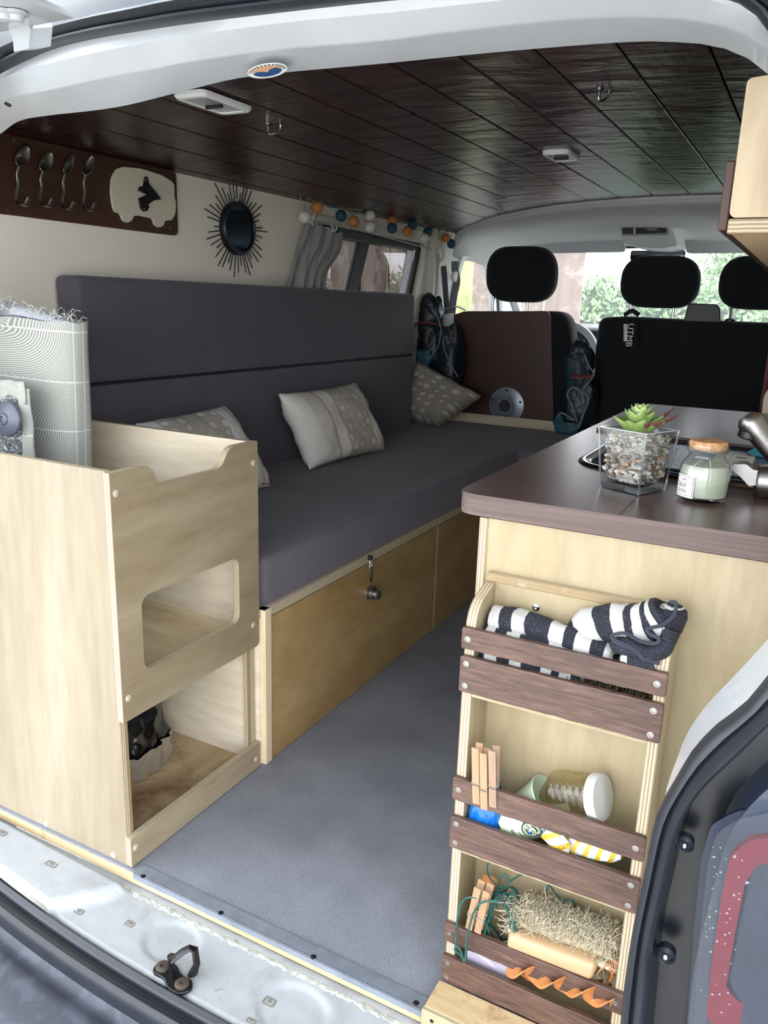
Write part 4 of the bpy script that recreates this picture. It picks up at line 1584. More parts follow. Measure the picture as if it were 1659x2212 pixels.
# glass pot with pebbles and a succulent
pot = thing('succulent_pot', (-.215, 1.20, .75), 'square glass pot of pebbles holding a green succulent on the worktop', 'plant')
pa_ = [P(1293, 1052, z=.7505), P(1378, 1072, z=.7505), P(1440, 1060, z=.7505)]
base_c = (pa_[0] + pa_[2]) / 2
ex = (pa_[1] - pa_[0])
ang = atan2(ex.y, ex.x)
cpt = Vector((base_c.x, base_c.y, 0))
PW = .087
ang = radians(-6)
pc = Vector((-.2065, 1.162, 0))


def potloop(hw, z, r, n=5):
    L_ = rnd_poly([Vector((a * hw, b_ * hw, 0)) for a, b_ in ((-1, -1), (1, -1), (1, 1), (-1, 1))], r, n)
    rot = Matrix.Rotation(radians(-24), 3, 'Z')
    return [rot @ p + Vector((pc.x, pc.y, z)) for p in L_]


def loops(mb, Ls, mi=0, c0=True, c1=True):
    n = len(Ls[0])
    vs = [p for l in Ls for p in l]
    fs = [[j * n + i, j * n + (i + 1) % n, (j + 1) * n + (i + 1) % n, (j + 1) * n + i] for j in range(len(Ls) - 1) for i in range(n)]
    if c0:
        fs.append(list(range(n))[::-1])
    if c1:
        fs.append([(len(Ls) - 1) * n + i for i in range(n)])
    mb.add(vs, fs, mi)
    return mb


potglass = thin_glass('pot_glass', (.93, .95, .96, 1), .02, 1.5)
ZT = .838
loops(MB(), [potloop(.0315, .7505, .004), potloop(.033, .7525, .004), potloop(.0395, ZT, .005)], 0, True, False).build('glass_pot', potglass, pot, smooth=40)
loops(MB(), [potloop(.024, .7615, .010), potloop(.030, .768, .008), potloop(.0365, ZT, .006)], 0, True, False).build('inner_glass', potglass, pot, smooth=40)
loops(MB(), [potloop(.0367, ZT, .005), potloop(.0396, ZT, .005), potloop(.0396, ZT + .0012, .005), potloop(.0367, ZT + .0012, .005), potloop(.0367, ZT, .005)], 0, False, False).build('pot_rim', plain('glass_rim', '#b7c0c6', .1), pot)
loops(MB(), [potloop(.0312, .7512, .004), potloop(.0330, .7600, .004)], 0).build('glass_base', thin_glass('thick_glass_base', (.80, .87, .9, 1), .12, 5), pot)
cgm = thin_glass('corner_glass', (.82, .88, .9, 1), .15, 5)
Lb, Lt = potloop(.0322, .7515, .0), potloop(.0391, ZT, .0)
for i in range(4):
    MB().tube([Lb[i], Lt[i]], .0016, 6).build('glass_corner', cgm, pot)
pebm = [plain('pebble_' + n_, c_, .6, var=.12, vs=60) for n_, c_ in (('white', '#cfc8bd'), ('grey', '#8d8780'), ('tan', '#b79a7c'), ('brown', '#7b6453'), ('pale', '#b5aca1'))]
mb = MB()
loops(mb, [potloop(.022, .763, .006), potloop(.031, .828, .006)], 4)
rng = random.Random(11)
rot = Matrix.Rotation(radians(-24), 3, 'Z')
ico = bmesh.new()
bmesh.ops.create_icosphere(ico, subdivisions=2, radius=1)
icv = [v.co.copy() for v in ico.verts]
ico.verts.index_update()
icf = [[v.index for v in f.verts] for f in ico.faces]
for k in range(760):
    z = rng.uniform(.7635, .829)
    hw = min(.0345, .024 + (z - .7615) * .55) + (z - .77) * .06 - .0035 if z < .782 else .0315 + (z - .782) * .075 - .0035
    side = rng.randrange(5)
    t = rng.uniform(-1, 1) * hw
    if side == 0:
        p = Vector((t, -hw, z))
    elif side == 1:
        p = Vector((hw, t, z))
    elif side == 2:
        p = Vector((-hw, t, z))
    elif side == 3:
        p = Vector((t, hw, z))
    else:
        p = Vector((t, rng.uniform(-1, 1) * hw, .829))
    p = rot @ p + Vector((pc.x, pc.y, 0))
    r = rng.uniform(.0022, .0044)
    s_ = Vector((rng.uniform(.8, 1.3), rng.uniform(.7, 1.1), rng.uniform(.6, 1)))
    sd = rng.random() * 50
    mb.add([p + Vector([v[i] * s_[i] for i in range(3)]) * r * (1 + .25 * noise.noise(v * 1.5 + Vector((sd, 0, 0)))) for v in icv], icf, rng.choice([0, 0, 1, 1, 2, 3, 4, 4]))
o = mb.build('pebbles', pebm, pot)
o['kind'] = 'stuff'
m, nt, b = newmat('succulent_leaf')
f = ntex(nt, mapping(nt), 30, 3)
col = ramp(nt, f, [(.35, '#76904f'), (.65, '#93ac66')])
nt.links.new(col, b.inputs['Base Color'])
b.inputs['Roughness'].default_value = .4
b.inputs['Subsurface Weight'].default_value = .1
b.inputs['Subsurface Radius'].default_value = (.01, .02, .005)
leafm = m
leafr = plain('succulent_leaf_red_tip', '#6d3f3f', .4)
leafp = plain('succulent_leaf_pale', '#a5bb78', .4)


def leaf(base, direc, L_, W_, up=Vector((0, 0, 1)), curl=.3, mat_=0, tip=None):
    d = Vector(direc).normalized()
    sd = d.cross(up).normalized()
    nn = sd.cross(d).normalized()
    mb = MB()

    def fn(u, v_):
        a = 2 * pi * u
        w_ = W_ * (sin(pi * min(1, v_ ** .75)) ** .8 * (1 - .15 * v_) + .12 * (1 - v_))
        if v_ > .999:
            w_ = 0
        th = w_ * .42
        return Vector(base) + d * (L_ * v_) + nn * (L_ * curl * v_ * v_) + sd * cos(a) * w_ + nn * (sin(a) * th * (1.0 if sin(a) < 0 else .35) + abs(cos(a)) * w_ * .22)
    mb.grid(fn, 14, 12, closed_u=True)
    if tip:
        k = 0
        for j in range(12):
            for i in range(14):
                mb.m[k] = 1 if j >= tip else 0
                k += 1
    return mb


top = Vector((pc.x, pc.y, ZT - .006))
LV = []
for k in range(9):
    a = radians(40 * k + 10)
    LV.append((top, (cos(a), sin(a), .42), .046 if k % 2 else .040, .0135, .15, False))
for k in range(7):
    a = radians(51 * k + 30)
    LV.append((top + Vector((0, 0, .008)), (cos(a) * .8, sin(a) * .8, .7), .034, .0125, .12, False))
for k in range(6):
    a = radians(60 * k)
    LV.append((top + Vector((0, 0, .020)), (cos(a) * .7, sin(a) * .7, .75), .024, .0085, .1, False))
for k in range(6):
    a = radians(60 * k + 25)
    LV.append((top + Vector((0, 0, .030)), (cos(a) * .8, sin(a) * .8, .7), .015, .005, .15, False))
# long leaves to the right, with dark tips
for a, el, L_ in ((-12, .38, .062), (-38, .30, .052), (8, .62, .058), (-62, .28, .044)):
    a = radians(a)
    LV.append((top + Vector((0, 0, .004)), (cos(a), sin(a), el), L_, .0115, .12, True))
for i, (bs, d, L_, W_, cl, red) in enumerate(LV):
    mb = leaf(bs, d, L_, W_, curl=cl, tip=8 if red else None)
    pale = L_ < .03
    mb.build('leaf', [leafp if pale else leafm, leafr], pot, smooth=70, label='leaf with dark red tip' if red else None)
MB().tube([top + Vector((0, 0, -.01)), top + Vector((0, 0, .035))], [.008, .004], 8).build('stem', leafm, pot)

# candle jar with cork
cj = thing('candle_jar', (-.11, 1.13, .75), 'round glass candle jar with cork lid and white label on the worktop', 'jar')
jc = P(1510, 1085, z=.7505) + Vector((.0, .022, 0))
jp = [(.027, 0), (.0325, .004), (.0335, .012), (.0335, .040), (.031, .050), (.024, .059), (.0225, .063), (.0265, .068), (.0275, .073), (.0265, .078)]
jg = MB().lathe(jc, jp, n=40).build('glass_jar', thin_glass('jar_glass', (.96, .98, .97, 1), .02, 1.6), cj, smooth=60)
MB().lathe(jc, [(.024, .004), (.0305, .007), (.0315, .014), (.0318, .040), (.029, .049), (0, .049)], n=36).build('wax', plain('pale_green_wax', '#aeb5a3', .35), cj)
MB().lathe(jc, [(.0225, .070), (.0245, .072), (.025, .079), (.0235, .082), (0, .0825)], n=32).build('cork_lid', 'cork', cj)
# label wrapped on the glass
a0 = atan2(-jc.y, -jc.x)
def wrap(a, z, r=.0341):
    return jc + Vector((cos(a) * r, sin(a) * r, z))
am = atan2(CAM.y - jc.y, CAM.x - jc.x) - radians(46)
ha = radians(27)
lb = MB().grid(lambda u, v_: wrap(am - ha + 2 * ha * u, .006 + .030 * v_), 16, 2).build('paper_label', 'white', cj)
ink = plain('label_ink', '#3c4448', .6)
mb = MB()
for a, b_, c_, d_ in ((-.92, .92, .0085, .0090), (-.92, .92, .0333, .0338), (-.92, .92, .0255, .0259), (-.92, -.88, .0085, .0338), (.88, .92, .0085, .0338), (-.3, .3, .0295, .0305)):
    mb.grid(lambda u, v_, a=a, b_=b_, c_=c_, d_=d_: wrap(am + ha * (a + (b_ - a) * u), c_ + (d_ - c_) * v_, .0343), 10, 1)
for txt, z, sz in (('  BOR    ', .0195, .0072), ('  SON    ', .0120, .0072)):
    t = text_mb(txt, sz, (0, 0, 0), (1, 0, 0), (0, 1, 0), 0, align='CENTER')
    mb.add([wrap(am + v.x / .0343, z + v.y, .0344) for v in t.v], t.f)
mb.build('label_print', ink, lb, smooth=0)
# ================================================================== DOOR-SIDE SHELF RACK
YF, YB2 = .921, .999
SL, SR = -.357, -.0985
rk = thing('shelf_rack', (-.228, .96, 0), 'narrow open birch shelf rack with brown slats fixed to the rear of the kitchen cabinet', 'shelf')


def side_prof(x):
    pts = [(YF, .018), (YF, .592), (YF + .006, .608), (YF + .020, .620), (YB2 - .022, .630), (YB2, .632), (YB2, .018)]
    return rnd_poly([Vector((x, a, b_)) for a, b_ in pts], [0, .02, .01, .01, .01, 0, 0], 4)


for x in (SL, SR - .014):
    MB().prism(side_prof(x), (.014, 0, 0), 0, 1).build('side_panel', ['ply_cab', 'edge_x'], rk, smooth=30, bevel=.0005)
MB().prism([(SL + .014, YB2 - .010, .018), (SR - .014, YB2 - .010, .018), (SR - .014, YB2 - .010, .640), (SL + .014, YB2 - .010, .640)], (0, .0105, 0), 0, 1).build('back_panel', ['ply_cab', 'edge_y'], rk, smooth=0)
MB().box((SL, YB2 - .012, .632), (SR, YB2, .644), 0, .001, 1).build('top_rail', 'edge_y', rk, smooth=0)
for z in (.488, .242, .018):
    MB().box((SL + .014, YF + .001, z), (SR - .014, YB2 - .010, z + .010), 0).build('shelf_board', ['ply_cab'], rk, smooth=0)
slat_z = [(.5585, .589), (.4965, .5485), (.3295, .3645), (.251, .302), (.090, .1225), (.018, .0635)]
for k, (z0, z1) in enumerate(slat_z):
    sl = MB()
    rng = random.Random(k)
    n = 26
    top = [Vector((SL - .002 + (SR - SL + .003) * i / n, YF - .008, z1 + rng.uniform(-.0004, .0004))) for i in range(n + 1)]
    bot = [Vector((SL - .002 + (SR - SL + .003) * i / n, YF - .008, z0 + rng.uniform(-.0006, .0006))) for i in range(n + 1)]
    for L_ in (top, bot):
        L_[0].x += .0
    poly = rnd_poly(bot + top[::-1], [.003] + [0] * (n - 1) + [.003, .003] + [0] * (n - 1) + [.003], 2)
    sl.prism(poly, (0, .0078, 0))
    s_ = sl.build('slat', 'slat', rk, smooth=0, bevel=.0009)
    wide = (z1 - z0) > .042
    for sx in (SL + .007, SR - .010):
        zz = [z0 + .010, z1 - .010] if (wide and k in (1, 3, 5)) else [(z0 + z1) / 2]
        for z in zz:
            MB().lathe((sx, YF - .0080, z), [(.0042, -.0004), (.0042, .0007), (.0026, .0008), (.0022, .0001), (0, .0001)], (0, -1, 0), 14).build('screw', 'satin', s_)
MB().lathe(P(1158, 1312, y=YB2 - .0105), [(.005, 0), (.005, .001), (.002, .002), (0, .0012)], (0, -1, 0), 14).build('screw', 'steel', rk)
# wooden step below
stp = thing('floor_step', (-.2, .88, 0), 'worn plywood block on the floor edge under the shelf rack', 'step')
MB().box((-.361, .8575, .001), (-.079, .912, .0185), 0).build('step_board', wood('stained_step_ply', '#a8906a', '#c2aa82', '#d2bf9c', 0, .55, 60, 5, 6, ('#7d5f3d', .55, .75, 12)), stp, smooth=0, bevel=.002)
MB().box((-.362, .8515, -.042), (-.079, .8575, .0185), 0, .001, 1).build('front_strip', 'ply_cab', stp, smooth=0)
MB().lathe((-.345, .8515, .006), [(.003, 0), (.003, .0005), (0, .0006)], (0, -1, 0), 12).build('screw', 'steel_dark', stp)

# ---- pegs
def make_peg(name, org, up, out, lab, mat_='peg', L_=.088, open_=.006):
    """org: where the jaws grip; up: along the peg; out: from the back half to the front half"""
    t = thing(name, org, lab, 'clothes peg', 'wooden clothes pegs clipped on the slats')
    up, out = Vector(up).normalized(), Vector(out).normalized()
    sd = up.cross(out).normalized()
    for sg in (1, -1):
        mb = MB()
        prof = [(-.012, .0005), (-.012, .0042), (.0, .0062), (.040, .0074), (L_ - .014, .0066), (L_ - .012, .0036)]
        prof = [(-.028, .0036), (-.028, .0058), (.0, .0076), (.030, .0084), (.060, .0075), (.060, .0050), (.02, .0036)]
        pts = [Vector(org) + up * a + out * (b_ + (a > .03) * (a - .03) * .06) * sg - sd * .0052 for a, b_ in prof]
        mb.prism(pts, sd * .0104)
        mb.build('peg_half', mat_, t, smooth=0, bevel=.0006)
    mb = MB()
    c = Vector(org) + up * .004
    for s_ in (-1, 1):
        mb.tube([c + out * .0095 * s_ - sd * .0058, c + out * .0098 * s_ + sd * .0058], .0007, 6)
        mb.tube([c + out * .0098 * s_ + sd * .0058, c + sd * .0062 + up * .006, c + out * .003 * -s_ + sd * .0062 + up * .008], .0007, 6)
        mb.tube([c + out * .0095 * s_ - sd * .0058, c - sd * .0062 + up * .006], .0007, 6)
    mb.build('spring', 'steel', t)
    return t


pd = [((1022, 1700), 'wooden clothes peg clipped on third slat, leftmost of the trio', 'peg'),
      ((1039, 1712), 'wooden clothes peg clipped on third slat, middle of the trio', 'peg'),
      ((1058, 1707), 'pale weathered clothes peg clipped on third slat beside two others', 'peg_dark')]
for (u, v_), lab, mt in pd:
    p = P(u, v_, y=.908)
    p.y = .9168
    p.x += .003
    make_peg('clothes_peg', p, (-.06, -.02, 1), (0, -1, .03), lab, mt)
for (u, v_), lab in (((1015, 1985), 'tilted clothes peg on fifth slat with green cord around it, left one'), ((1034, 1993), 'tilted clothes peg on fifth slat with green cord around it, right one')):
    p = P(u, v_, y=.905)
    p.y = .9168
    make_peg('clothes_peg', p, (.16, -.12, 1), (0, -1, -.1), lab, 'peg')

# ---- striped towel in the top compartment
m, nt, b = newmat('navy_white_striped_towel')
tcn = nt.nodes.new('ShaderNodeTexCoord')
sp_ = nt.nodes.new('ShaderNodeSeparateXYZ')
nt.links.new(tcn.outputs['UV'], sp_.inputs[0])
r_ = nt.nodes.new('ShaderNodeValToRGB')
r_.color_ramp.interpolation = 'CONSTANT'
st_ = [0, .05, .11, .17, .23, .33, .39, .43, .50, .56, .62, .655, .70, .735, .77, .90, .93]
el = r_.color_ramp.elements
while len(el) < len(st_):
    el.new(.5)
for i, s_ in enumerate(st_):
    el[i].position = s_
    el[i].color = C('#20212c') if i % 2 == 0 else C('#c9c8c4')
nz = ntex(nt, mapping(nt), 60, 3)
nt.links.new(mth(nt, 'ADD', sp_.outputs[0], mth(nt, 'MULTIPLY', mth(nt, 'SUBTRACT', nz, .5), .012)), r_.inputs[0])
spk = ramp(nt, ntex(nt, mapping(nt, (1, 1, 3)), 420, 3, .7), [(.6, (0, 0, 0, 1)), (.68, (1, 1, 1, 1))])
col = mixc(nt, mth(nt, 'MULTIPLY', spk, .5), r_.outputs[0], C('#a5abbd'))
nt.links.new(col, b.inputs['Base Color'])
b.inputs['Roughness'].default_value = .95
bump(nt, b, ntex(nt, mapping(nt), 500, 2), .5, .002)
M['towel'] = m
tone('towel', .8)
tw = thing('striped_towel', (-.22, .95, .5), 'crumpled navy and white striped towel in top compartment of shelf rack', 'towel')


def roll_strip(path, r, flat, u0, u1, seed=0, twist=0, nn=30):
    pts = spline(path, 10)
    n = len(pts)

    def fn(u, v_):
        i = min(int(v_ * (n - 1)), n - 2)
        f_ = v_ * (n - 1) - i
        c = pts[i].lerp(pts[i + 1], f_)
        t = (pts[i + 1] - pts[i]).normalized()
        sd = Vector((0, 1, 0)) - t * t.y
        sd.normalize()
        up = t.cross(sd)
        if up.z < 0:
            up = -up
        a = 2 * pi * u + twist * v_
        rr = r if not callable(r) else r(v_)
        k = 1 + .18 * noise.noise(Vector((cos(a) * 1.2 + seed, sin(a) * 1.2, v_ * 6 + seed))) + .06 * noise.noise(Vector((cos(a) * 4, sin(a) * 4, v_ * 22 + seed)))
        return c + (sd * cos(a) + up * sin(a) * flat) * rr * k
    mb = MB()
    mb.grid(fn, nn, 70, closed_u=True)
    for i in list(mb.uv):
        uu, vv = mb.uv[i]
        mb.uv[i] = (u0 + (u1 - u0) * vv + .012 * sin(uu * 7), uu)
    return mb


roll_strip([P(1062, 1335, y=.965), P(1120, 1345, y=.96), P(1200, 1372, y=.955), P(1280, 1405, y=.95), P(1330, 1430, y=.95)], lambda v_: .021 * min(1, v_ * 12 + .5, (1 - v_) * 6 + .3), .85, 0.02, .66, 1).build('towel_fold', 'towel', tw, smooth=80)
roll_strip([P(1045, 1372, y=.945), P(1120, 1392, y=.94), P(1250, 1425, y=.938), P(1330, 1450, y=.937), P(1420, 1470, y=.937)], lambda v_: .016 * min(1, v_ * 12 + .4, (1 - v_) * 10 + .3), 1.0, 0.0, .85, 4).build('towel_fold', 'towel', tw, smooth=80)
roll_strip([P(1040, 1420, y=.945), P(1120, 1440, y=.944), P(1200, 1462, y=.944), P(1265, 1480, y=.944)], lambda v_: .018 * min(1, v_ * 12 + .4, (1 - v_) * 6 + .2), 1.0, 0.0, .6, 7).build('towel_fold', 'towel', tw, smooth=80)
roll_strip([P(1230, 1370, y=.975), P(1300, 1352, y=.97), P(1360, 1348, y=.965), P(1410, 1345, y=.96), P(1448, 1325, y=.96), P(1455, 1306, y=.96)], lambda v_: .026 * min(1, v_ * 5 + .35, (1 - v_) * 3 + .25), 1.0, .38, .95, 2).build('towel_fold', 'towel', tw, smooth=80)
roll_strip([P(1320, 1392, y=.94), P(1360, 1398, y=.932), P(1400, 1412, y=.93), P(1432, 1402, y=.932), P(1450, 1360, y=.94)], lambda v_: .012 * min(1, v_ * 6 + .4), .9, .77, .9, 8).build('towel_fold', 'towel', tw, smooth=80)
roll_strip([P(1340, 1425, y=.932), P(1378, 1432, y=.925), P(1420, 1438, y=.925)], lambda v_: .010 * min(1, v_ * 6 + .4, (1 - v_) * 6 + .4), .9, .70, .92, 3).build('towel_fold', 'towel', tw, smooth=80)


def hemloop(path, r=.0023):
    return MB().tube(spline(path, 6), r, 8)


hem = fabric('towel_hem', '#2c2e3c', .3, 300, .6)
hemloop([P(1322, 1372, y=.93), P(1350, 1368, y=.925), P(1385, 1385, y=.922), P(1415, 1390, y=.922), P(1424, 1380, y=.922), P(1402, 1368, y=.925), P(1400, 1358, y=.927), P(1430, 1350, y=.93), P(1455, 1330, y=.94), P(1460, 1303, y=.95), P(1448, 1300, y=.955)]).build('towel_hem', hem, tw)
hemloop([P(1322, 1372, y=.93), P(1330, 1385, y=.925), P(1368, 1402, y=.922), P(1395, 1425, y=.92), P(1425, 1432, y=.92)], .003).build('towel_hem', hem, tw)
# dark bristled brush under the towel
db = thing('hand_brush', (-.15, .95, .5), 'dark bristled hand brush under the striped towel in top compartment', 'brush')
mb = MB()
rng = random.Random(6)
for k in range(420):
    x = rng.uniform(-.222, -.124)
    y = rng.uniform(.93, .972)
    z0 = .500
    lean = rng.uniform(-.006, .010)
    z1 = .549 + rng.uniform(-.006, .0) - (x + .222) * .03
    mb.tube([(x, y, z0), (x + lean, y - .004, z1)], .0008, 3, cap=False)
o = mb.build('bristles', wood('dark_bristle', '#4a4636', '#6f6850', '#8b8468', 2), db, smooth=0)
o['kind'] = 'stuff'
MB().box((-.226, .928, .4985), (-.120, .976, .506), 0, .002).build('brush_block', 'peg', db)

# ---- middle compartment: cup, jar, blue bag, striped wrapper
cupm = plain('pale_mint_paper', '#b4c3a8', .55)
cp = thing('paper_cup', (-.29, .955, .252), 'pale mint paper cup with black print lying on its side in shelf rack', 'cup')
c0, c1 = P(1104, 1782, y=.955), P(1180, 1738, y=.958)
ax = (c1 - c0).normalized()
MB().lathe(c0, [(0, .0), (.0280, .0), (.0280, .001), (.0380, .074), (.0394, .076), (.0385, .0775), (.037, .075), (.026, .004), (0, .003)], ax, 40).build('cup_body', cupm, cp, smooth=50)
# print on the cup, wrapped round it facing the camera
ccd = (CAM - c0)
e_t = (ccd - ax * ccd.dot(ax)).normalized()
e_s = ax.cross(e_t).normalized()


def oncup(h, s_, lift=.0006):
    """h along the axis, s_ arc length round it"""
    R_ = .0280 + .01 * h / .074 + lift
    a = s_ / R_
    return c0 + ax * h + (e_t * cos(a) + e_s * sin(a)) * R_


ink2 = plain('black_print', '#171a1c', .5)
mb = MB()
sgn = 1 if e_s.z < 0 else -1


def cuptext(txt, sz, h, s_, mb):
    t = text_mb(txt, sz, (0, 0, 0), (1, 0, 0), (0, 1, 0), 0, align='CENTER')
    mb.add([oncup(h + v.y, sgn * (s_ + v.x)) for v in t.v], t.f)


S0 = .024
cuptext('BEST NEW', .0062, .014, S0 - .004, mb)
cuptext('SINCE', .0042, .0225, S0 - .006, mb)
cuptext('NEW YORK', .0075, .040, S0 - .004, mb)


def cupring(r0, r1, h0, s0, teeth, mb, n=72):
    vs, fs = [], []
    for i in range(n):
        a = 2 * pi * i / n
        ro = r1 + (.0011 if teeth and i % 2 else 0)
        for r in (r0, ro):
            vs.append(oncup(h0 + r * cos(a), sgn * (s0 + r * sin(a)), .0005))
    for i in range(n):
        j = (i + 1) % n
        a = 2 * pi * i / n
        if abs(cos(a)) * r1 < .005 and not teeth:
            continue
        fs.append([2 * i, 2 * i + 1, 2 * j + 1, 2 * j])
    mb.add(vs, fs)


cupring(.0128, .0140, .043, S0 - .004, True, mb)
cupring(.0100, .0106, .043, S0 - .004, False, mb)
cupring(.0062, .0084, .043, S0 - .004, False, mb)
mb.build('cup_print', ink2, cp, smooth=0)

jr = thing('storage_jar', (-.2, .96, .252), 'clear ribbed plastic jar with white lid lying in middle of shelf rack', 'jar')
j1 = P(1300, 1722, y=.950)
j0 = P(1195, 1708, y=.962)
ax = (j1 - j0).normalized()
LJ = (j1 - j0).length
pr = [(0, 0), (.024, .0), (.028, .004)]
for k in range(5):
    h = .008 + k * (LJ - .022) / 5
    pr += [(.0285, h), (.0292, h + .004), (.0292, h + .008), (.0278, h + .0095)]
pr += [(.026, LJ - .010), (.026, LJ)]
MB().lathe(j0, pr, ax, 40).build('jar_body', thin_glass('jar_plastic', (.9, .88, .8, 1), .08, 1.1), jr, smooth=50)
MB().lathe(j0, [(.0295, LJ - .012), (.0305, LJ - .011), (.0305, LJ + .001), (.0295, LJ + .002), (0, LJ + .0022)], ax, 48).build('jar_lid', plain('lid_white', '#bcbdbc', .4), jr, smooth=40)

bb_ = thing('blue_bag', (-.33, .94, .252), 'translucent blue plastic bag held by clothes pegs in shelf rack', 'bag')


def bfn(u, v_):
    a = 2 * pi * u
    z = .262 + .085 * v_
    r = .023 * (1 - .45 * max(0, v_ - .35)) * (1 + .22 * noise.noise(Vector((cos(a) * 2.2, sin(a) * 2.2, z * 30))) + .12 * noise.noise(Vector((cos(a) * 6, sin(a) * 6, z * 50))))
    return Vector((-.318 + r * cos(a) * 1.15, .945 + r * sin(a) * .9, z))


mbl = plain('blue_film', '#1763b4', .18, coat=.4)
MB().grid(bfn, 60, 30, closed_u=True).build('bag_film', mbl, bb_, smooth=30)
MB().grid(lambda u, v_: Vector(P(1130 + 60 * u, 1792 + 10 * v_ - 12 * u, y=.928) + Vector((0, .006 * noise.noise(Vector((u * 6, v_ * 4, 0))), .006 * noise.noise(Vector((u * 8, v_ * 5, 3)))))), 20, 8).build('bag_handle', mbl, bb_, smooth=30, solid=.001)

# yellow striped wrapper
m, nt, b = newmat('yellow_striped_wrapper')
tcn = nt.nodes.new('ShaderNodeTexCoord')
sp_ = nt.nodes.new('ShaderNodeSeparateXYZ')
nt.links.new(tcn.outputs['UV'], sp_.inputs[0])
s = mth(nt, 'SINE', mth(nt, 'ADD', mth(nt, 'MULTIPLY', sp_.outputs[0], 38), mth(nt, 'MULTIPLY', sp_.outputs[1], 9)))
cc = ramp(nt, s, [(.0, '#c3c6c8'), (.35, '#c9a63c')])
cc.node.color_ramp.interpolation = 'CONSTANT'
nt.links.new(cc, b.inputs['Base Color'])
b.inputs['Roughness'].default_value = .3
bump(nt, b, ntex(nt, mapping(nt), 60, 3, .6, 1), .4, .01)
wp = thing('striped_wrapper', (-.2, .93, .252), 'white and yellow striped snack wrapper behind the third and fourth slats', 'wrapper')
w0, w1 = P(1178, 1812, y=.932), P(1345, 1845, y=.932)


def wfn(u, v_):
    a = 2 * pi * u
    c = w0.lerp(w1, v_)
    c.z -= .002 * sin(pi * v_)
    k = .030 * min(1, v_ * 8 + .2) * (1 if v_ < .85 else 1 - (v_ - .85) * 3.5) * (.55 + .35 * v_ if v_ > .35 else .66)
    k *= 1 + .15 * noise.noise(Vector((cos(a) * 2, sin(a) * 2, v_ * 9)))
    return c + Vector((.1 * k * cos(a), k * cos(a) * .32, k * sin(a) * .62))


mb = MB()
mb.grid(wfn, 40, 60, closed_u=True)
for i in list(mb.uv):
    uu, vv = mb.uv[i]
    mb.uv[i] = (vv, uu)
mb.build('wrapper_body', m, wp, smooth=40)
mb = MB()
tp_ = [P(1183, 1787, y=.922), P(1200, 1782, y=.922), P(1232, 1825, y=.92), P(1228, 1845, y=.92), P(1212, 1848, y=.92), P(1168, 1808, y=.922)]
mb.add(tp_, [list(range(6))], 0, [(0, 0), (.1, 0), (.3, .3), (.32, .6), (.3, 1), (0, .8)])
mb.build('wrapper_flap', m, wp, solid=.002)

# ---- lower compartment: natural brush, green cord, orange ribbon, grey sheet
hb = thing('broom_brush', (-.2, .95, .03), 'natural bristle hand brush with wooden handle lying in lowest compartment', 'brush')
h0, h1 = P(1098, 2020, y=.925), P(1290, 2092, y=.925)
ax = (h1 - h0).normalized()
hup = Vector((.12, .10, 1)).normalized()


def hfn(u, v_):
    a = 2 * pi * u
    c = h0.lerp(h1, v_)
    ex = abs(cos(a)) ** .6 * (1 if cos(a) > 0 else -1)
    ey = abs(sin(a)) ** .6 * (1 if sin(a) > 0 else -1)
    e = min(1, (v_ * 30) ** .5 + .0, ((1 - v_) * 30) ** .5)
    k = .0135 * (.92 + .1 * v_) * max(.0, e)
    return c + Vector((0, 1, 0)) * ex * k * .9 + hup * ey * k


MB().grid(hfn, 24, 40, closed_u=True).build('brush_handle', wood('beech_handle', '#a38663', '#b59873', '#c1a785', 0, .35, 80, 6, 12), hb, smooth=60)
bl0, bl1 = P(1115, 1990, y=.948), P(1322, 2065, y=.948)
mb = MB()
rng = random.Random(5)
for k in range(4200):
    t = rng.random()
    row = rng.random()
    base_ = bl0.lerp(bl1, t) + Vector((0, rng.uniform(-.012, .018), .0)) + hup * (-.004 + row * .003)
    up_ = (Vector((-.05, -.10, 1)) + Vector((rng.gauss(.10, .10), rng.gauss(0, .12), 0))).normalized()
    L_ = rng.uniform(.038, .050) * (1 if t > .1 else .8)
    bend = Vector((rng.gauss(0, 1), rng.gauss(-.3, 1), rng.gauss(-.3, .6))) * .0028
    if rng.random() < .08:
        bend *= 2.6
    p1 = base_ + up_ * L_ * .5
    p2 = base_ + up_ * L_ + bend
    p3 = p2 + bend * .7 + Vector((0, -.001, -.002))
    mb.tube([base_, p1, p2, p3], [.0005, .00048, .0004, .00025], 3, cap=False)
for k in range(500):
    t = rng.uniform(-.02, 1.03)
    base_ = bl0.lerp(bl1, t) + Vector((0, rng.uniform(-.018, .0), rng.uniform(.0, .045)))
    if k % 2:
        base_ = bl0.lerp(bl1, rng.choice([rng.uniform(-.02, .08), rng.uniform(.9, 1.03)])) + Vector((0, rng.uniform(-.018, .0), rng.uniform(-.008, .045)))
    d = Vector((rng.gauss(0, 1), rng.gauss(-.4, .5), rng.gauss(0, .8))) * .009
    mb.tube(spline([base_, base_ + d * .6 + Vector((0, -.003, .003)), base_ + d * 1.3, base_ + d * 1.7 + Vector((rng.gauss(0, 1), 0, rng.gauss(0, 1))) * .005], 2), .00035, 3, cap=False)
o = mb.build('bristles', wood('pale_tampico_bristle', '#b3a98e', '#c2b8a0', '#cfc7b3', 2, .6), hb, smooth=0)
o['kind'] = 'stuff'
mb = MB()
mb.grid(lambda u, v_: bl0.lerp(bl1, v_) + Vector((0, cos(2 * pi * u) * .016, 0)) + hup * (.012 + sin(2 * pi * u) * .016 * min(1, v_ * 20, (1 - v_) * 20)), 16, 30, closed_u=True)
mb.build('brush_core', plain('bristle_core', '#a89a7c', .8, var=.2, vs=90, bmp=.6, bs=200), hb)
mb = MB()
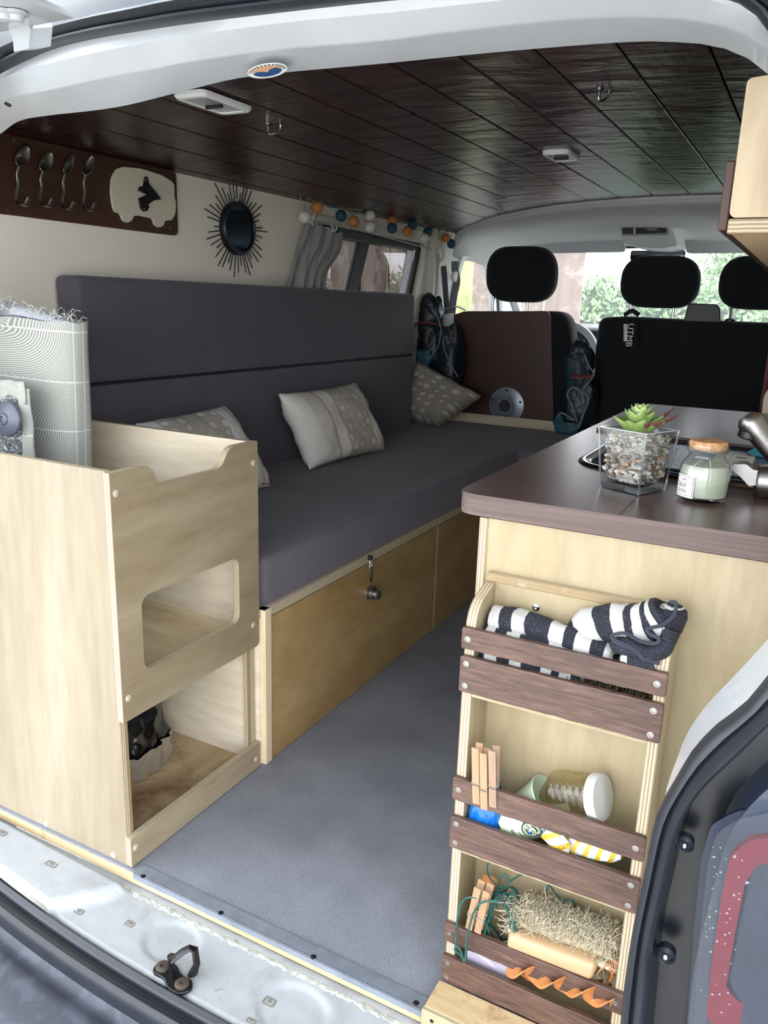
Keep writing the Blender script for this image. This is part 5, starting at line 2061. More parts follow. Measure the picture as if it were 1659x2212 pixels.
for k in range(18):
    c = bl0.lerp(bl1, k / 17) + Vector((0, -.017, 0)) + hup * -.003
    mb.ball(c, .0055, n=8, sc=(1.2, .8, 1))
mb.build('bristle_tufts', plain('tuft_knot', '#cdbf9f', .8, var=.15, vs=200), hb)

gm = plain('green_cord', '#184f46', .6, var=.2, vs=300, bmp=.5, bs=500)
cd_ = thing('green_cord', (-.3, .94, .03), 'coiled dark green cord hanging over the fifth slat and behind brush', 'cord')
rng = random.Random(8)
mb = MB()
cc0 = P(1085, 1985, y=.945)
for k in range(11):
    pts = []
    ph = rng.random() * 6
    for i in range(15):
        a = 2 * pi * i / 14
        pts.append(cc0 + Vector((sin(a) * (.018 + .006 * rng.random()) + .006 * sin(ph), -.004 + .012 * sin(a * 2 + ph) + .008 * (k % 3 - 1), cos(a) * (.045 + .010 * rng.random()) + .005 * cos(ph))))
    pts[-1] = pts[0]
    mb.tube(spline(pts, 3), .0014, 6, cap=False)
mb.build('cord_coil', gm, cd_)
pth = [(1058, 1850), (1052, 1880), (1065, 1905), (1085, 1915), (1100, 1903), (1092, 1890), (1080, 1895), (1076, 1920), (1072, 1960)]
MB().tube(spline([P(u, v_, y=.935 + .006 * sin(i)) for i, (u, v_) in enumerate(pth)], 5), .0014, 6).build('cord_loop', gm, cd_)
pth = [(1100, 1905), (1120, 1892), (1133, 1885), (1135, 1870)]
MB().tube(spline([P(u, v_, y=.95) for u, v_ in pth], 5), .0014, 6).build('cord_loop', gm, cd_)
pth = [(1180, 1925), (1186, 1912), (1200, 1930), (1215, 1945), (1235, 1945), (1245, 1960)]
MB().tube(spline([P(u, v_, y=.975) for u, v_ in pth], 5), .0014, 6).build('cord_loop', gm, cd_)
pth = [(1075, 1950), (1020, 1938), (998, 1950), (988, 1985), (986, 2020), (984, 2045), (992, 2060), (1003, 2072)]
MB().tube(spline([P(u, v_, y=.908 - .004 * (i % 2)) for i, (u, v_) in enumerate(pth)], 5), .0015, 6).build('cord_loop', gm, cd_)
pth = [(1075, 1946), (1040, 1950), (1022, 1975), (1010, 2020), (1006, 2055), (1004, 2075), (994, 2062), (982, 2052), (986, 2044), (996, 2055), (1003, 2078)]
MB().tube(spline([P(u, v_, y=.900 - .003 * (i % 2)) for i, (u, v_) in enumerate(pth)], 5), .0015, 6).build('cord_loop', gm, cd_)

m, nt, b = newmat('orange_ridged_ribbon')
v = mapping(nt, (1, 1, 1), coord='UV')
sp_ = nt.nodes.new('ShaderNodeSeparateXYZ')
nt.links.new(v, sp_.inputs[0])
s = mth(nt, 'SINE', mth(nt, 'MULTIPLY', sp_.outputs[1], 60))
nt.links.new(ramp(nt, mth(nt, 'ADD', mth(nt, 'MULTIPLY', s, .5), .5), [(.2, '#b06a36'), (.6, '#c9854f')]), b.inputs['Base Color'])
b.inputs['Roughness'].default_value = .4
bump(nt, b, s, .3, .002)
rb_ = thing('orange_ribbon', (-.2, .935, .03), 'coiled orange ridged plastic ribbon behind the lowest slat', 'ribbon')


def ribbon(path, wdt, tw0, tw1, turns):
    pts = spline(path, 14)
    n = len(pts)

    def fn(u, v_):
        i = min(int(u * (n - 1)), n - 2)
        c = pts[i].lerp(pts[i + 1], u * (n - 1) - i)
        a = tw0 + (tw1 - tw0) * u + sin(u * turns * 2 * pi) * .9
        d = Vector((.25 * cos(a), sin(a) * .55, cos(a))).normalized()
        return c + d * wdt * (v_ - .5) * (1 if v_ < .5 else 1)
    return MB().grid(fn, 110, 6)


for path, wd, a, b_, t in (
        ([P(1098, 2085, y=.922), P(1128, 2096, y=.908), P(1160, 2104, y=.918), P(1195, 2124, y=.906), P(1230, 2126, y=.918), P(1262, 2144, y=.907), P(1290, 2150, y=.917), P(1322, 2168, y=.909)], .030, .2, 12, 0),
        ([P(1110, 2070, y=.95), P(1160, 2110, y=.945), P(1210, 2100, y=.945), P(1260, 2130, y=.94), P(1320, 2130, y=.945)], .022, 1, 5, 4.5),
        ([P(1290, 2090, y=.94), P(1318, 2075, y=.935), P(1328, 2100, y=.93), P(1312, 2120, y=.935)], .020, .5, 1.5, 1),
        ([P(1042, 1898, y=.965), P(1062, 1905, y=.962), P(1085, 1922, y=.965), P(1100, 1930, y=.97)], .016, .2, .8, .3)):
    ribbon(path, wd, a, b_, t).build('ribbon_curl', m, rb_, smooth=60, solid=.0012)
gs = MB().prism([P(1010, 2046, y=.930), P(1012, 2030, y=.934), P(1112, 2060, y=.934), P(1100, 2118, y=.930), P(1008, 2075, y=.930)], (0, .0015, 0)).build('plastic_sheet', plain('grey_lilac_plastic', '#9d96a6', .3), None, smooth=0)
tag(gs, 'grey lilac plastic sheet behind the gap of the lowest slats', 'plastic sheet')

# ================================================================== OVERHEAD LOCKER
ol = thing('overhead_locker', (-.01, 1.4, 1.16), 'pale plywood overhead locker at the top right above the worktop', 'locker')
YL = .955
xl = P(1597, 300, y=YL).x
ztop, zbot = P(1605, 170, y=YL).z, P(1590, 470, y=YL).z
op = rnd_poly([Vector((xl, YL, zbot)), Vector((.088, YL, zbot)), Vector((.088, YL, ztop + .012)), Vector((xl, YL, ztop))], [.008, 0, 0, .006], 5)
MB().prism(op, (0, .014, 0), 0, 1).build('rear_panel', [wood('locker_ply', '#b5a285', '#c4b294', '#d0c0a5', 2, .55, 60, 3, 6), 'edge_y'], ol, smooth=30)
MB().box((xl, YL, zbot - .016), (.088, YL + .014, zbot - .0012), 0, .001, 1).build('bottom_board_edge', 'edge_z', ol, smooth=0)
MB().box((xl + .004, YL + .014, zbot - .016), (.088, 2.15, zbot - .004), 0).build('bottom_board', wood('locker_base', '#a68d6c', '#b79e7d', '#c4ac8c', 1, .5, 60, 3, 6), ol, smooth=0)
MB().box((xl - .011, YL + .010, zbot - .012), (xl - .001, 2.15, ztop - .075), 0, .002).build('door', 'board_brown', ol, smooth=0)
MB().box((xl, YL + .014, ztop - .07), (xl + .012, 2.15, ztop)).build('face_frame', 'ply_in', ol, smooth=0)

# ================================================================== WALL BOARD WITH SPOONS
hbd = thing('hook_board', (XW, 1.5, 1.24), 'dark brown board with four bent spoon hooks and a van-shaped plaque on left wall', 'hook board')
xb = XW + .002
c4 = [P(8, 287, x=xb + .010), P(385, 371, x=xb + .01), P(366, 506, x=xb + .01), P(-8, 462, x=xb + .01)]
zt1 = (c4[0].z + c4[1].z) / 2
zb1 = (c4[2].z + c4[3].z) / 2
y0_, y1_ = c4[3].y - .01, (c4[1].y + c4[2].y) / 2 + .014
bp = rnd_poly([Vector((xb, y0_, zb1)), Vector((xb, y1_, zb1)), Vector((xb, y1_, zt1)), Vector((xb, y0_, zt1))], .018, 5)
MB().prism(bp, (.010, 0, 0), 0, 1).build('board', ['board_brown', plain('board_edge', '#7a5a48', .5)], hbd, smooth=30, bevel=.001)
xf = xb + .0105
for u, v_ in [(29, 303), (15, 453), (379, 382), (367, 493)]:
    p = P(u, v_, x=xf)
    MB().lathe(p, [(.004, 0), (.004, .001), (0, .0015)], (1, 0, 0), 12).build('screw', 'satin', hbd)


def spoon(utop, ubot, lean, width, roll_, seed):
    """utop: pixel of the bowl centre, ubot: pixel of the hook bend"""
    t = P(utop[0], utop[1], x=xf + .008)
    b_ = P(ubot[0], ubot[1], x=xf + .006)
    up = (t - b_).normalized()
    sd = Vector((0, 1, 0)) - up * up.y
    sd.normalize()
    out = Vector((1, 0, 0))
    mb = MB()
    RL, RW = .027, width
    up0 = up
    up = (up + sd * .28).normalized()
    t = t + up * .004

    def bowl(u, v_):
        a = 2 * pi * u
        r = v_
        e = cos(a)
        w_ = RW * (1 - .18 * e)
        p = t + up * (RL * r * e) + sd * (w_ * r * sin(a) * cos(roll_)) + out * (w_ * r * sin(a) * sin(roll_))
        return p + out * (-.0065 * (1 - r * r) + .005)
    mb.grid(bowl, 28, 8, closed_u=True)
    tb = t - up * RL * .93
    up = up0
    stem = [tb + out * .006, tb - up * .02 + out * .003, t.lerp(b_, .65) + out * .0015, b_ + out * .001, b_ - up * .010 + out * .004 + sd * .004, b_ - up * .014 + out * .012 + sd * .010, b_ - up * .010 + out * .022 + sd * .014, b_ + up * .006 + out * .027 + sd * .015]
    pts = spline(stem, 6)
    n = len(pts)
    o_ = len(mb.v)
    rs = []
    for i, p in enumerate(pts):
        f_ = i / (n - 1)
        w_ = .0030 + .0065 * max(0, f_ - .3)
        if f_ > .93:
            w_ *= .8
        tt = (pts[min(i + 1, n - 1)] - pts[max(i - 1, 0)]).normalized()
        s2 = sd - tt * sd.dot(tt)
        s2.normalize()
        nn = tt.cross(s2)
        for a_, b2 in ((-1, .4), (-.6, 1), (.6, 1), (1, .4), (.6, -.4), (-.6, -.4)):
            mb.v.append(p + s2 * w_ * a_ + nn * .0014 * b2)
    for i in range(n - 1):
        for k in range(6):
            a_, b2 = o_ + i * 6 + k, o_ + i * 6 + (k + 1) % 6
            mb.f.append([a_, b2, b2 + 6, a_ + 6])
            mb.m.append(0)
    o2 = mb.build('spoon_hook', 'spoon', hbd, smooth=50, solid=.0012)
    for f_ in (.52,):
        MB().ball(t.lerp(b_, f_) + out * -.001, .0022, n=8).build('rivet', 'steel', o2)


M['spoon'] = plain('dull_silver', '#9a9590', .28, 1, var=.15, vs=60)
spoon((46, 340), (33, 427), 0, .0155, .1, 1)
spoon((97, 352), (84, 430), 0, .0145, .2, 2)
spoon((145, 358), (132, 437), 0, .0145, -.3, 3)
spoon((188, 360), (178, 440), 0, .011, .7, 4)
vp = [(247, 366), (262, 360), (300, 364), (345, 378), (368, 392), (373, 400), (373, 425), (377, 440), (375, 462), (368, 476), (352, 477), (350, 488), (340, 492), (330, 486), (326, 472), (296, 466), (285, 466), (282, 476), (272, 482), (262, 477), (256, 461), (244, 458), (239, 440), (236, 412), (238, 385)]
vpl = [P(u, v_, x=xf) for u, v_ in vp]
pq = MB().prism(rnd_poly(vpl, .006, 3), (.007, 0, 0)).build('van_plaque', plain('cream_plaque', '#ccc6b3', .5), hbd, smooth=30, bevel=.001)
xo = xf + .0075
mb = MB()
mb.prism(rnd_poly([P(u, v_, x=xo) for u, v_ in [(311, 382), (317, 382), (320, 398), (323, 405), (342, 424), (344, 431), (330, 433), (318, 442), (321, 447), (316, 456), (308, 457), (302, 450), (298, 428), (304, 426), (316, 420), (296, 412), (300, 404), (308, 402)]], .001, 2), (.004, 0, 0))
mb.prism([P(u, v_, x=xo + .004) for u, v_ in [(296, 411), (318, 398), (344, 430), (320, 422)]], (.008, 0, 0))
op_ = mb.build('bottle_opener', 'steel_dark', pq, smooth=30, bevel=.001)
for u, v_ in ((314, 388), (311, 451)):
    MB().lathe(P(u, v_, x=xo + .004), [(.0035, 0), (.0035, .001), (0, .002)], (1, 0, 0), 12).build('screw', 'satin', op_)

# ---- sunburst mirror
mc = P(516, 494, x=XW + .014)
mr = thing('sunburst_mirror', (XW, mc.y, mc.z), 'round black sunburst mirror with thin spikes on left wall', 'mirror')
RM = .077
MB().lathe(mc, [(RM, -.012), (RM, .004), (RM - .003, .008), (RM - .008, .008), (RM - .010, .002), (0, .0018)], (1, 0, 0), 64).build('mirror_rim', 'black_plastic', mr, smooth=40)
MB().lathe(mc + Vector((.0022, 0, 0)), [(RM - .0095, 0), (0, 0.0004)], (1, 0, 0), 64).build('mirror_glass', plain('dark_mirror_glass', '#26313a', .03, 1), mr, smooth=80)
rng = random.Random(2)
NRAY = 44
for k in range(NRAY):
    a = 2 * pi * k / NRAY
    a += rng.uniform(-.03, .03)
    L_ = RM + (.070 if k % 4 == 0 else .034 if k % 4 == 2 else .054) + rng.uniform(-.006, .006)
    d = Vector((0, cos(a), sin(a)))
    MB().tube([mc + d * (RM - .004) + Vector((-.006, 0, 0)), mc + d * L_ + Vector((-.006, 0, 0))], .0016, 6).build('ray', 'black', mr)
MB().tube(spline([mc + Vector((-.004, -.004, RM)), mc + Vector((-.004, -.005, RM + .01)), mc + Vector((-.004, .005, RM + .01)), mc + Vector((-.004, .004, RM))], 4), .0012, 6).build('hanging_loop', 'steel', mr)

# ---- curtain
ct = thing('curtain', (XW, 2.5, 1.1), 'short grey gathered curtain tied at upper left corner of side window', 'curtain')
lc = spline([P(u, v_, x=XW + .03) for u, v_ in [(662, 482), (648, 520), (632, 570), (612, 640)]], 10)
rc = spline([P(u, v_, x=XW + .03) for u, v_ in [(742, 508), (736, 545), (705, 590), (690, 650)]], 10)


def curf(u, v_):
    i = min(int(v_ * (len(lc) - 1)), len(lc) - 2)
    f_ = v_ * (len(lc) - 1) - i
    p = lc[i].lerp(lc[i + 1], f_).lerp(rc[i].lerp(rc[i + 1], f_), u)
    w_ = .012 * sin(u * 24 + v_ * 2.5) + .006 * sin(u * 51 - v_ * 5) + .01 * noise.noise(Vector((u * 4, v_ * 3, 7)))
    return p + Vector((w_ * (.5 + .5 * v_) + .012 * sin(pi * u), 0, .006 * cos(u * 22) * (1 - v_)))


MB().grid(curf, 90, 40).build('curtain_cloth', fabric('grey_linen', '#8c8c8b', .12, 500, .5), ct, smooth=80, solid=.002)
rng = random.Random(12)
for (u, v_, n_) in ((672, 470, 7), (716, 492, 4)):
    mb = MB()
    p0 = P(u, v_, x=XW + .045)
    for k in range(n_):
        p = p0 + Vector((rng.uniform(-.01, .01), rng.uniform(-.03, .03), rng.uniform(-.012, .014)))
        d = Vector((rng.uniform(-.4, .4), rng.uniform(-1, 1), rng.uniform(-1, 1))).normalized() * .014
        mb.tube(spline([p - d, p + Vector((.006, 0, 0)), p + d, p + d + Vector((0, .004, -.008))], 4), .0022, 6)
    mb.build('knotted_tie', 'white', ct)
MB().tube([P(655, 475, x=XW + .02), P(760, 492, x=XW + .02), P(935, 540, x=XW + .02)], .0025, 6).build('curtain_wire', 'trim_cream', ct)

# ---- ball string lights
sl_ = thing('string_lights', (XW, 2.9, 1.29), 'string of orange, teal and white cotton ball lights above side window', 'string lights')
XBALL = XW + .05
cab = [(654, 470), (650, 440), (651, 416), (668, 428), (683, 436), (704, 432), (720, 430), (736, 446), (752, 451), (770, 452), (788, 453), (812, 444), (838, 462), (858, 468), (880, 474), (896, 472), (912, 470), (924, 492), (938, 500), (958, 503), (972, 498), (982, 490), (976, 508), (972, 520)]
MB().tube(spline([P(u, v_, x=XBALL - .005) for u, v_ in cab], 5), .0016, 6).build('cable', 'wire', sl_)
cab = [(654, 460), (668, 422), (680, 424), (706, 446), (740, 452), (768, 463), (785, 452), (800, 462), (838, 470), (870, 478), (905, 495), (930, 502)]
MB().tube(spline([P(u, v_, x=XBALL - .02) for u, v_ in cab], 5), .0013, 6).build('cable', 'wire', sl_)
bal = [(658, 469, 'w'), (685, 448, 'o'), (737, 466, 't'), (764, 479, 'o'), (799, 466, 'w'), (799, 490, 'w'), (847, 477, 'o'), (847, 493, 't'), (891, 486, 't'), (880, 500, 'o'), (924, 501, 't'), (917, 514, 'w'), (963, 514, 'o'), (975, 527, 't')]
for k, (u, v_, c) in enumerate(bal):
    MB().ball(P(u, v_, x=XBALL + (.012 if k % 2 else 0)), .0205, n=20).build('ball', {'o': 'orange', 't': 'teal', 'w': 'ballwhite'}[c], sl_, smooth=60, label={'o': 'mustard orange cotton ball', 't': 'dark teal cotton ball', 'w': 'white cotton ball'}[c])

# ---- ceiling lamps and hooks
def ceil_light(u, v_, wx, wy, lab, rz=0):
    z = 1.382
    c = P(u, v_, z=z)
    c.z = zc(c.x)
    t = thing('ceiling_light', c, lab, 'lamp')
    k = [1.0, 1.0, .93, .78, .75]
    h = [0, -.006, -.011, -.011, -.008]
    mb = MB()
    Ls = []
    for kk, hh in zip(k, h):
        Ls.append([c + Vector((p.x * kk, p.y * kk, hh)) for p in rnd_poly([Vector((-wx, -wy, 0)), Vector((wx, -wy, 0)), Vector((wx, wy, 0)), Vector((-wx, wy, 0))], .016, 4)])
    loops(mb, Ls, 0, True, False)
    mb.build('lamp_frame', 'light_plastic', t, smooth=40)
    MB().prism([c + Vector((p.x * .76, p.y * .76, -.009)) for p in rnd_poly([Vector((-wx, -wy, 0)), Vector((wx, -wy, 0)), Vector((wx, wy, 0)), Vector((-wx, wy, 0))], .012, 4)], (0, 0, .003)).build('lamp_lens', plain('clear_ribbed_lens', '#a8adad', .15, .3, bmp=.6, bs=90, bd=.006), t)
    MB().tube([c + Vector((-wx * .5, 0, -.0125)), c + Vector((wx * .5, 0, -.0125))], .0035, 8).build('lamp_tube', 'steel_dark', t)
    return t


ceil_light(462, 211, .040, .078, 'grey plastic ceiling light nearest the rear door, above the spoon board')
ceil_light(1213, 336, .036, .060, 'grey plastic ceiling light in the middle of the dark plank ceiling')
for (u, v_), lab in (((590, 260), 'chrome ceiling hook near the rear on the left'), ((1305, 190), 'chrome ceiling hook near the rear on the right'), ((1080, 447), 'small chrome hook on ceiling at the front left'), ((1530, 428), 'small dark hook on ceiling at the front right')):
    c = P(u, v_, z=1.383)
    c.z = zc(c.x)
    t = thing('ceiling_hook', c, lab, 'hook')
    mb = MB()
    t.rotation_euler = (0, 0, radians(0 if u == 590 else 60))
    t.scale = (1, 1, 1) if u == 590 else (.75, .75, .8)
    MB().lathe(c + Vector((-.014, 0, 0)), [(.009, 0), (.009, .003), (.004, .006), (.0035, .016), (0, .017)], (0, 0, -1), 16).build('hook_base', 'steel', t)
    mb.tube(spline([c + Vector((-.014, 0, -.014)), c + Vector((-.010, .002, -.022)), c + Vector((.006, .006, -.020)), c + Vector((.016, .004, -.012)), c + Vector((.02, 0, -.002))], 5), .0032, 8)
    mb.build('hook_arm', 'steel', t)
    MB().lathe(c + Vector((.02, 0, 0)), [(.007, 0), (.007, .002), (.003, .004), (0, .005)], (0, 0, -1), 14).build('hook_stop', 'steel', t)
# coat hook on the pillar
pk_ = thing('coat_hook', (XW + .03, 3.46, 1.15), 'cream plastic coat hook on the pillar behind the side window', 'hook')
a = P(945, 545, x=XW + .03)
MB().box(a + Vector((-.004, -.02, -.012)), a + Vector((.010, .02, .055)), 0, .005).build('hook_plate', 'trim_cream', pk_)
MB().tube(spline([a + Vector((.01, 0, .03)), a + Vector((.028, 0, .0)), a + Vector((.026, .0, -.028)), a + Vector((.014, 0, -.034))], 5), .006, 8).build('hook_arm', 'trim_cream', pk_)
# seat belt
sbt = thing('seat_belt', (XW + .05, 3.62, 1.0), 'grey seat belt with white upper mount hanging on left pillar', 'seat belt')
p0 = P(983, 598, x=XW + .05)
MB().lathe(p0, [(.0, .012), (.024, .010), (.026, .0), (.024, -.01)], (1, -.2, 0), 24).build('belt_mount', 'white', sbt)
MB().tube(spline([p0 + Vector((0, -.01, .07)), p0 + Vector((0, -.005, .03)), p0 + Vector((0.01, 0, -.02)), P(980, 640, x=XW + .06), P(974, 690, x=XW + .06), P(965, 740, x=XW + .06)], 5), .018, 6, flat=.12).build('belt_webbing', fabric('grey_webbing', '#6e7376'), sbt)
MB().tube([P(958, 575, x=XW + .045), P(965, 660, x=XW + .045), P(955, 760, x=XW + .045)], .014, 6, flat=.3).build('belt_webbing', fabric('grey_webbing_b', '#4e5256'), sbt)
MB().tube(spline([P(960, 668, x=XW + .07), P(985, 662, x=XW + .09), P(1005, 670, x=XW + .1)], 4), .004, 6).build('belt_buckle', 'steel_dark', sbt)
# white paper folder behind the bag
wf = MB().prism([P(956, 680, y=3.50), P(980, 676, y=3.5), P(982, 760, y=3.5), P(958, 765, y=3.5)], (0, .003, 0)).build('paper_sheet', 'white', None, smooth=0)
tag(wf, 'white paper sheet standing between the backpack and driver seat', 'paper')
# ================================================================== CAB
def headrest(parent, u0, v0, u1, v1, y, depth=.10):
    a, b_ = P(u0, v0, y=y), P(u1, v1, y=y)
    c = (a + b_) / 2
    W, H = abs(b_.x - a.x), abs(a.z - b_.z)

    def fn(u, v_):
        t = pi * v_
        a_ = 2 * pi * u
        sx = abs(sin(t)) ** .42
        ex = abs(cos(a_)) ** .45 * (1 if cos(a_) > 0 else -1)
        ey = abs(sin(a_)) ** .6 * (1 if sin(a_) > 0 else -1)
        z = -cos(t)
        z = abs(z) ** .75 * (1 if z > 0 else -1)
        k = 1 - .10 * max(0, z) ** 2 - .12 * max(0, -z) ** 3
        return Vector((c.x + ex * sx * W / 2 * k, y + .05 + ey * sx * depth / 2 - .012 * z, c.z + z * H / 2))
    MB().grid(fn, 48, 28, closed_u=True).build('headrest', 'seat', parent, smooth=80)
    return c, W, H


def seatback(parent, pts, y, depth, lean, r=.045, mat_='seat'):
    """pts: outline in pixels on plane y"""
    L_ = rnd_poly([P(u, v_, y=y) for u, v_ in pts], r, 6)
    zmin = min(p.z for p in L_)
    c = sum(L_, Vector()) / len(L_)
    n = len(L_)
    prof = [(-depth * .5, .90), (-depth * .46, .96), (-depth * .3, 1), (depth * .3, 1), (depth * .46, .96), (depth * .5, .88)]
    Ls = [[Vector((c.x + (p.x - c.x) * k, y + depth / 2 + d, c.z + (p.z - c.z) * (k if p.z > c.z else 1))) for p in L_] for d, k in prof]
    mb = MB()
    loops(mb, Ls)
    return mb.build('backrest', mat_, parent, smooth=50)


ds = thing('driver_seat', (-1.25, 3.6, 0), 'black driver seat with brown board and round table socket on its back', 'car seat')
seatback(ds, [(975, 672), (1225, 672), (1237, 760), (1246, 880), (1250, 1010), (975, 1010)], 3.50, .14, 0, .07)
headrest(ds, 1048, 531, 1192, 655, 3.52)
for u in (1066, 1141):
    a, b_ = P(u, 640, y=3.57), P(u, 682, y=3.57)
    b_.x = a.x
    MB().tube([a + Vector((0, 0, .02)), b_ + Vector((0, 0, -.02))], .007, 10).build('headrest_post', 'steel', ds)
    MB().lathe(b_ + Vector((0, -.0, -.008)), [(.018, 0), (.018, .010), (.012, .014), (0, .014)], n=16, sc=(1.3, 1)).build('post_sleeve', 'black_plastic', ds)
MB().box((-1.50, 3.52, .2), (-1.0, 3.95, .42), 0, .05, 3).build('seat_base', 'seat', ds)
bo = rnd_poly([P(979, 677, y=3.475), P(1188, 671, y=3.475), P(1197, 925, y=3.475), P(998, 912, y=3.475)], [.03, .03, .0, .0], 5)
for p in bo:
    if p.z < .55:
        p.z = .45
bd = MB().prism(bo, (0, .012, 0), 0, 1).build('back_board', ['board_brown', plain('chipped_board_edge', '#a08c7c', .6)], ds, smooth=30, label='brown stained plywood board')
fc = P(1094, 876, y=3.473)
fl_ = MB().lathe(fc, [(.083, 0), (.083, .003), (.070, .007), (.045, .013), (.036, .022), (.035, .026), (.030, .026), (.029, .012), (.0, .012)], (0, -1, 0), 48).build('table_socket', 'alu', bd, smooth=40, label='round aluminium table leg socket')
MB().lathe(fc + Vector((0, -.0125, 0)), [(.0288, 0), (.0288, .0006), (0, .0006)], (0, -1, 0), 32).build('hole_shade_disc', plain('socket_hole_shade', '#2b2524', .6), fl_)  # flat dark disc stands in for the shade inside the socket
for k in range(5):
    a = pi / 2 + 2 * pi * k / 5
    MB().lathe(fc + Vector((cos(a) * .07, -.006, sin(a) * .07)), [(.006, 0), (.006, .002), (.002, .0025), (0, .001)], (0, -1, 0), 12).build('screw', 'steel_dark', bd)

ps = thing('passenger_bench', (-.4, 3.6, 0), 'black double passenger bench seat with two headrests at front right', 'car seat')
seatback(ps, [(1292, 686), (1345, 683), (1480, 690), (1660, 697), (1760, 702), (1775, 960), (1280, 940), (1281, 770)], 3.475, .15, 0, .035)
headrest(ps, 1342, 551, 1502, 668, 3.475)
headrest(ps, 1558, 551, 1722, 672, 3.475)
for u in (1364, 1457, 1583, 1690):
    a, b_ = P(u, 650, y=3.525), P(u, 694, y=3.525)
    b_.x = a.x
    MB().tube([a + Vector((0, 0, .02)), b_ + Vector((0, 0, -.02))], .006, 10).build('headrest_post', 'steel', ps)
    MB().lathe(b_ + Vector((0, 0, -.004)), [(.016, 0), (.016, .010), (.010, .014), (0, .014)], n=16, sc=(1.3, 1)).build('post_sleeve', 'black_plastic', ps)
mb = MB()
mb.prism(rnd_poly([P(u, v_, y=3.485) for u, v_ in [(1486, 655), (1550, 657), (1556, 668), (1556, 702), (1476, 697)]], .012, 4), (0, .10, 0))
mb.build('belt_outlet_cover', 'seat_side', ps, smooth=40, bevel=.004)
MB().box((-.80, 3.47, .2), (.05, 3.95, .42), 0, .05, 3).build('seat_base', 'seat', ps)
# fabric strap with white lettering hanging from the post
tgp = thing('strap_tag', (-.73, 3.4, .95), 'black fabric strap with white lettering tied to left passenger headrest post', 'strap')
p0 = P(1365, 678, y=3.46)
MB().tube(spline([p0 + Vector((-.03, .0, -.006)), p0 + Vector((0, -.006, .012)), p0 + Vector((.03, 0, -.004))], 5), .012, 8, flat=.5).build('strap_knot', 'seat', tgp)
st = MB().prism([P(u, v_, y=3.452) for u, v_ in [(1346, 690), (1378, 690), (1380, 745), (1346, 745)]], (0, .004, 0)).build('strap_end', 'seat', tgp)
pt = P(1357, 698, y=3.4515)
text_mb('UTMB', .036, pt, (0, 0, -1), (1, 0, 0), 0).build('lettering', 'white', tgp, smooth=0)
q_ = [P(u, v_, y=3.4515) for u, v_ in [(1347, 700), (1355, 700), (1355, 737), (1347, 737)]]
MB().add(q_, [[0, 1, 2, 3]]).build('white_label', 'white', tgp, smooth=0)
text_mb('WORLD SERIES', .0115, P(1349, 701, y=3.4512), (0, 0, -1), (1, 0, 0), 0).build('lettering', 'black', tgp, smooth=0)

# ---- backpacks
bm_ = plain('dark_teal_nylon', '#101b26', .4, var=.3, vs=12, bmp=.4, bs=30, bd=.02)
bm2 = plain('teal_mesh_nylon', '#27505f', .6, var=.3, vs=20)
cordm = plain('grey_flecked_cord', '#6f7c84', .7, var=.4, vs=300)
redm = plain('red_elastic_strap', '#6e2f33', .6)


def blob(c, s_, seed, name, parent, mat_):
    c = Vector(c)

    def fn(u, v_):
        t, a = pi * v_, 2 * pi * u
        d = Vector((sin(t) * cos(a), sin(t) * sin(a), cos(t)))
        k = 1 + .20 * noise.noise(d * 1.4 + Vector((seed, 0, 0))) + .10 * noise.noise(d * 4 + Vector((seed, 3, 0))) + .04 * noise.noise(d * 11 + Vector((0, seed, 0)))
        d = Vector([abs(q) ** .8 * (1 if q > 0 else -1) for q in d])
        return c + Vector((d.x * s_[0], d.y * s_[1], d.z * s_[2])) * k
    return MB().grid(fn, 36, 26, closed_u=True).build(name, mat_, parent, smooth=60)


bp1 = thing('backpack', (-1.5, 3.42, .48), 'dark teal running backpack with red strap wedged between sofa and driver seat', 'backpack')
YP = 3.37
blob(P(926, 688, y=YP), (.062, .045, .10), 1, 'pack_body', bp1, bm_)
blob(P(928, 745, y=YP - .03), (.06, .045, .11), 3, 'lower_pocket', bp1, bm_)
blob(P(965, 780, y=YP - .01), (.075, .05, .16), 5, 'side_pocket', bp1, bm_)
blob(P(912, 800, y=YP), (.05, .05, .17), 8, 'pack_base', bp1, bm_)
blob(P(917, 772, y=YP - .07), (.040, .02, .035), 12, 'mesh_pocket', bp1, bm2)
blob(P(944, 660, y=YP + .03), (.024, .02, .04), 15, 'bottle_top', bp1, bm_)
MB().tube(spline([P(u, v_, y=YP - .075) for u, v_ in [(896, 705), (903, 698), (925, 698), (945, 702), (956, 708)]], 5), .007, 6, flat=.4).build('red_strap', redm, bp1, label='dull red elastic strap')
for pth in ([(903, 698), (888, 716), (892, 740), (905, 765), (925, 775), (945, 750), (952, 720), (950, 700), (942, 680), (932, 668)], [(958, 730), (960, 755), (975, 790), (990, 815)], [(930, 755), (920, 765), (916, 785), (925, 790)]):
    MB().tube(spline([P(u, v_, y=YP - .085) for u, v_ in pth], 5), .0028, 6).build('cord', cordm, bp1)
bp2 = thing('backpack', (-.93, 3.42, .4), 'dark teal running backpack with red strap between driver seat and passenger bench', 'backpack')
YP = 3.40
blob(P(1252, 800, y=YP), (.06, .05, .12), 21, 'pack_body', bp2, bm_)
blob(P(1250, 870, y=YP), (.075, .05, .13), 23, 'lower_pocket', bp2, bm_)
blob(P(1246, 800, y=YP - .02), (.05, .035, .08), 31, 'top_pocket', bp2, plain('dull_teal_nylon', '#1c3340', .55, var=.2, vs=20))
blob(P(1225, 918, y=YP - .03), (.055, .02, .05), 26, 'mesh_pocket', bp2, bm2)
MB().tube(spline([P(u, v_, y=YP - .07) for u, v_ in [(1234, 812), (1250, 814), (1268, 813), (1284, 811)]], 5), .011, 6, flat=.4).build('red_strap', redm, bp2, label='dull red elastic strap')
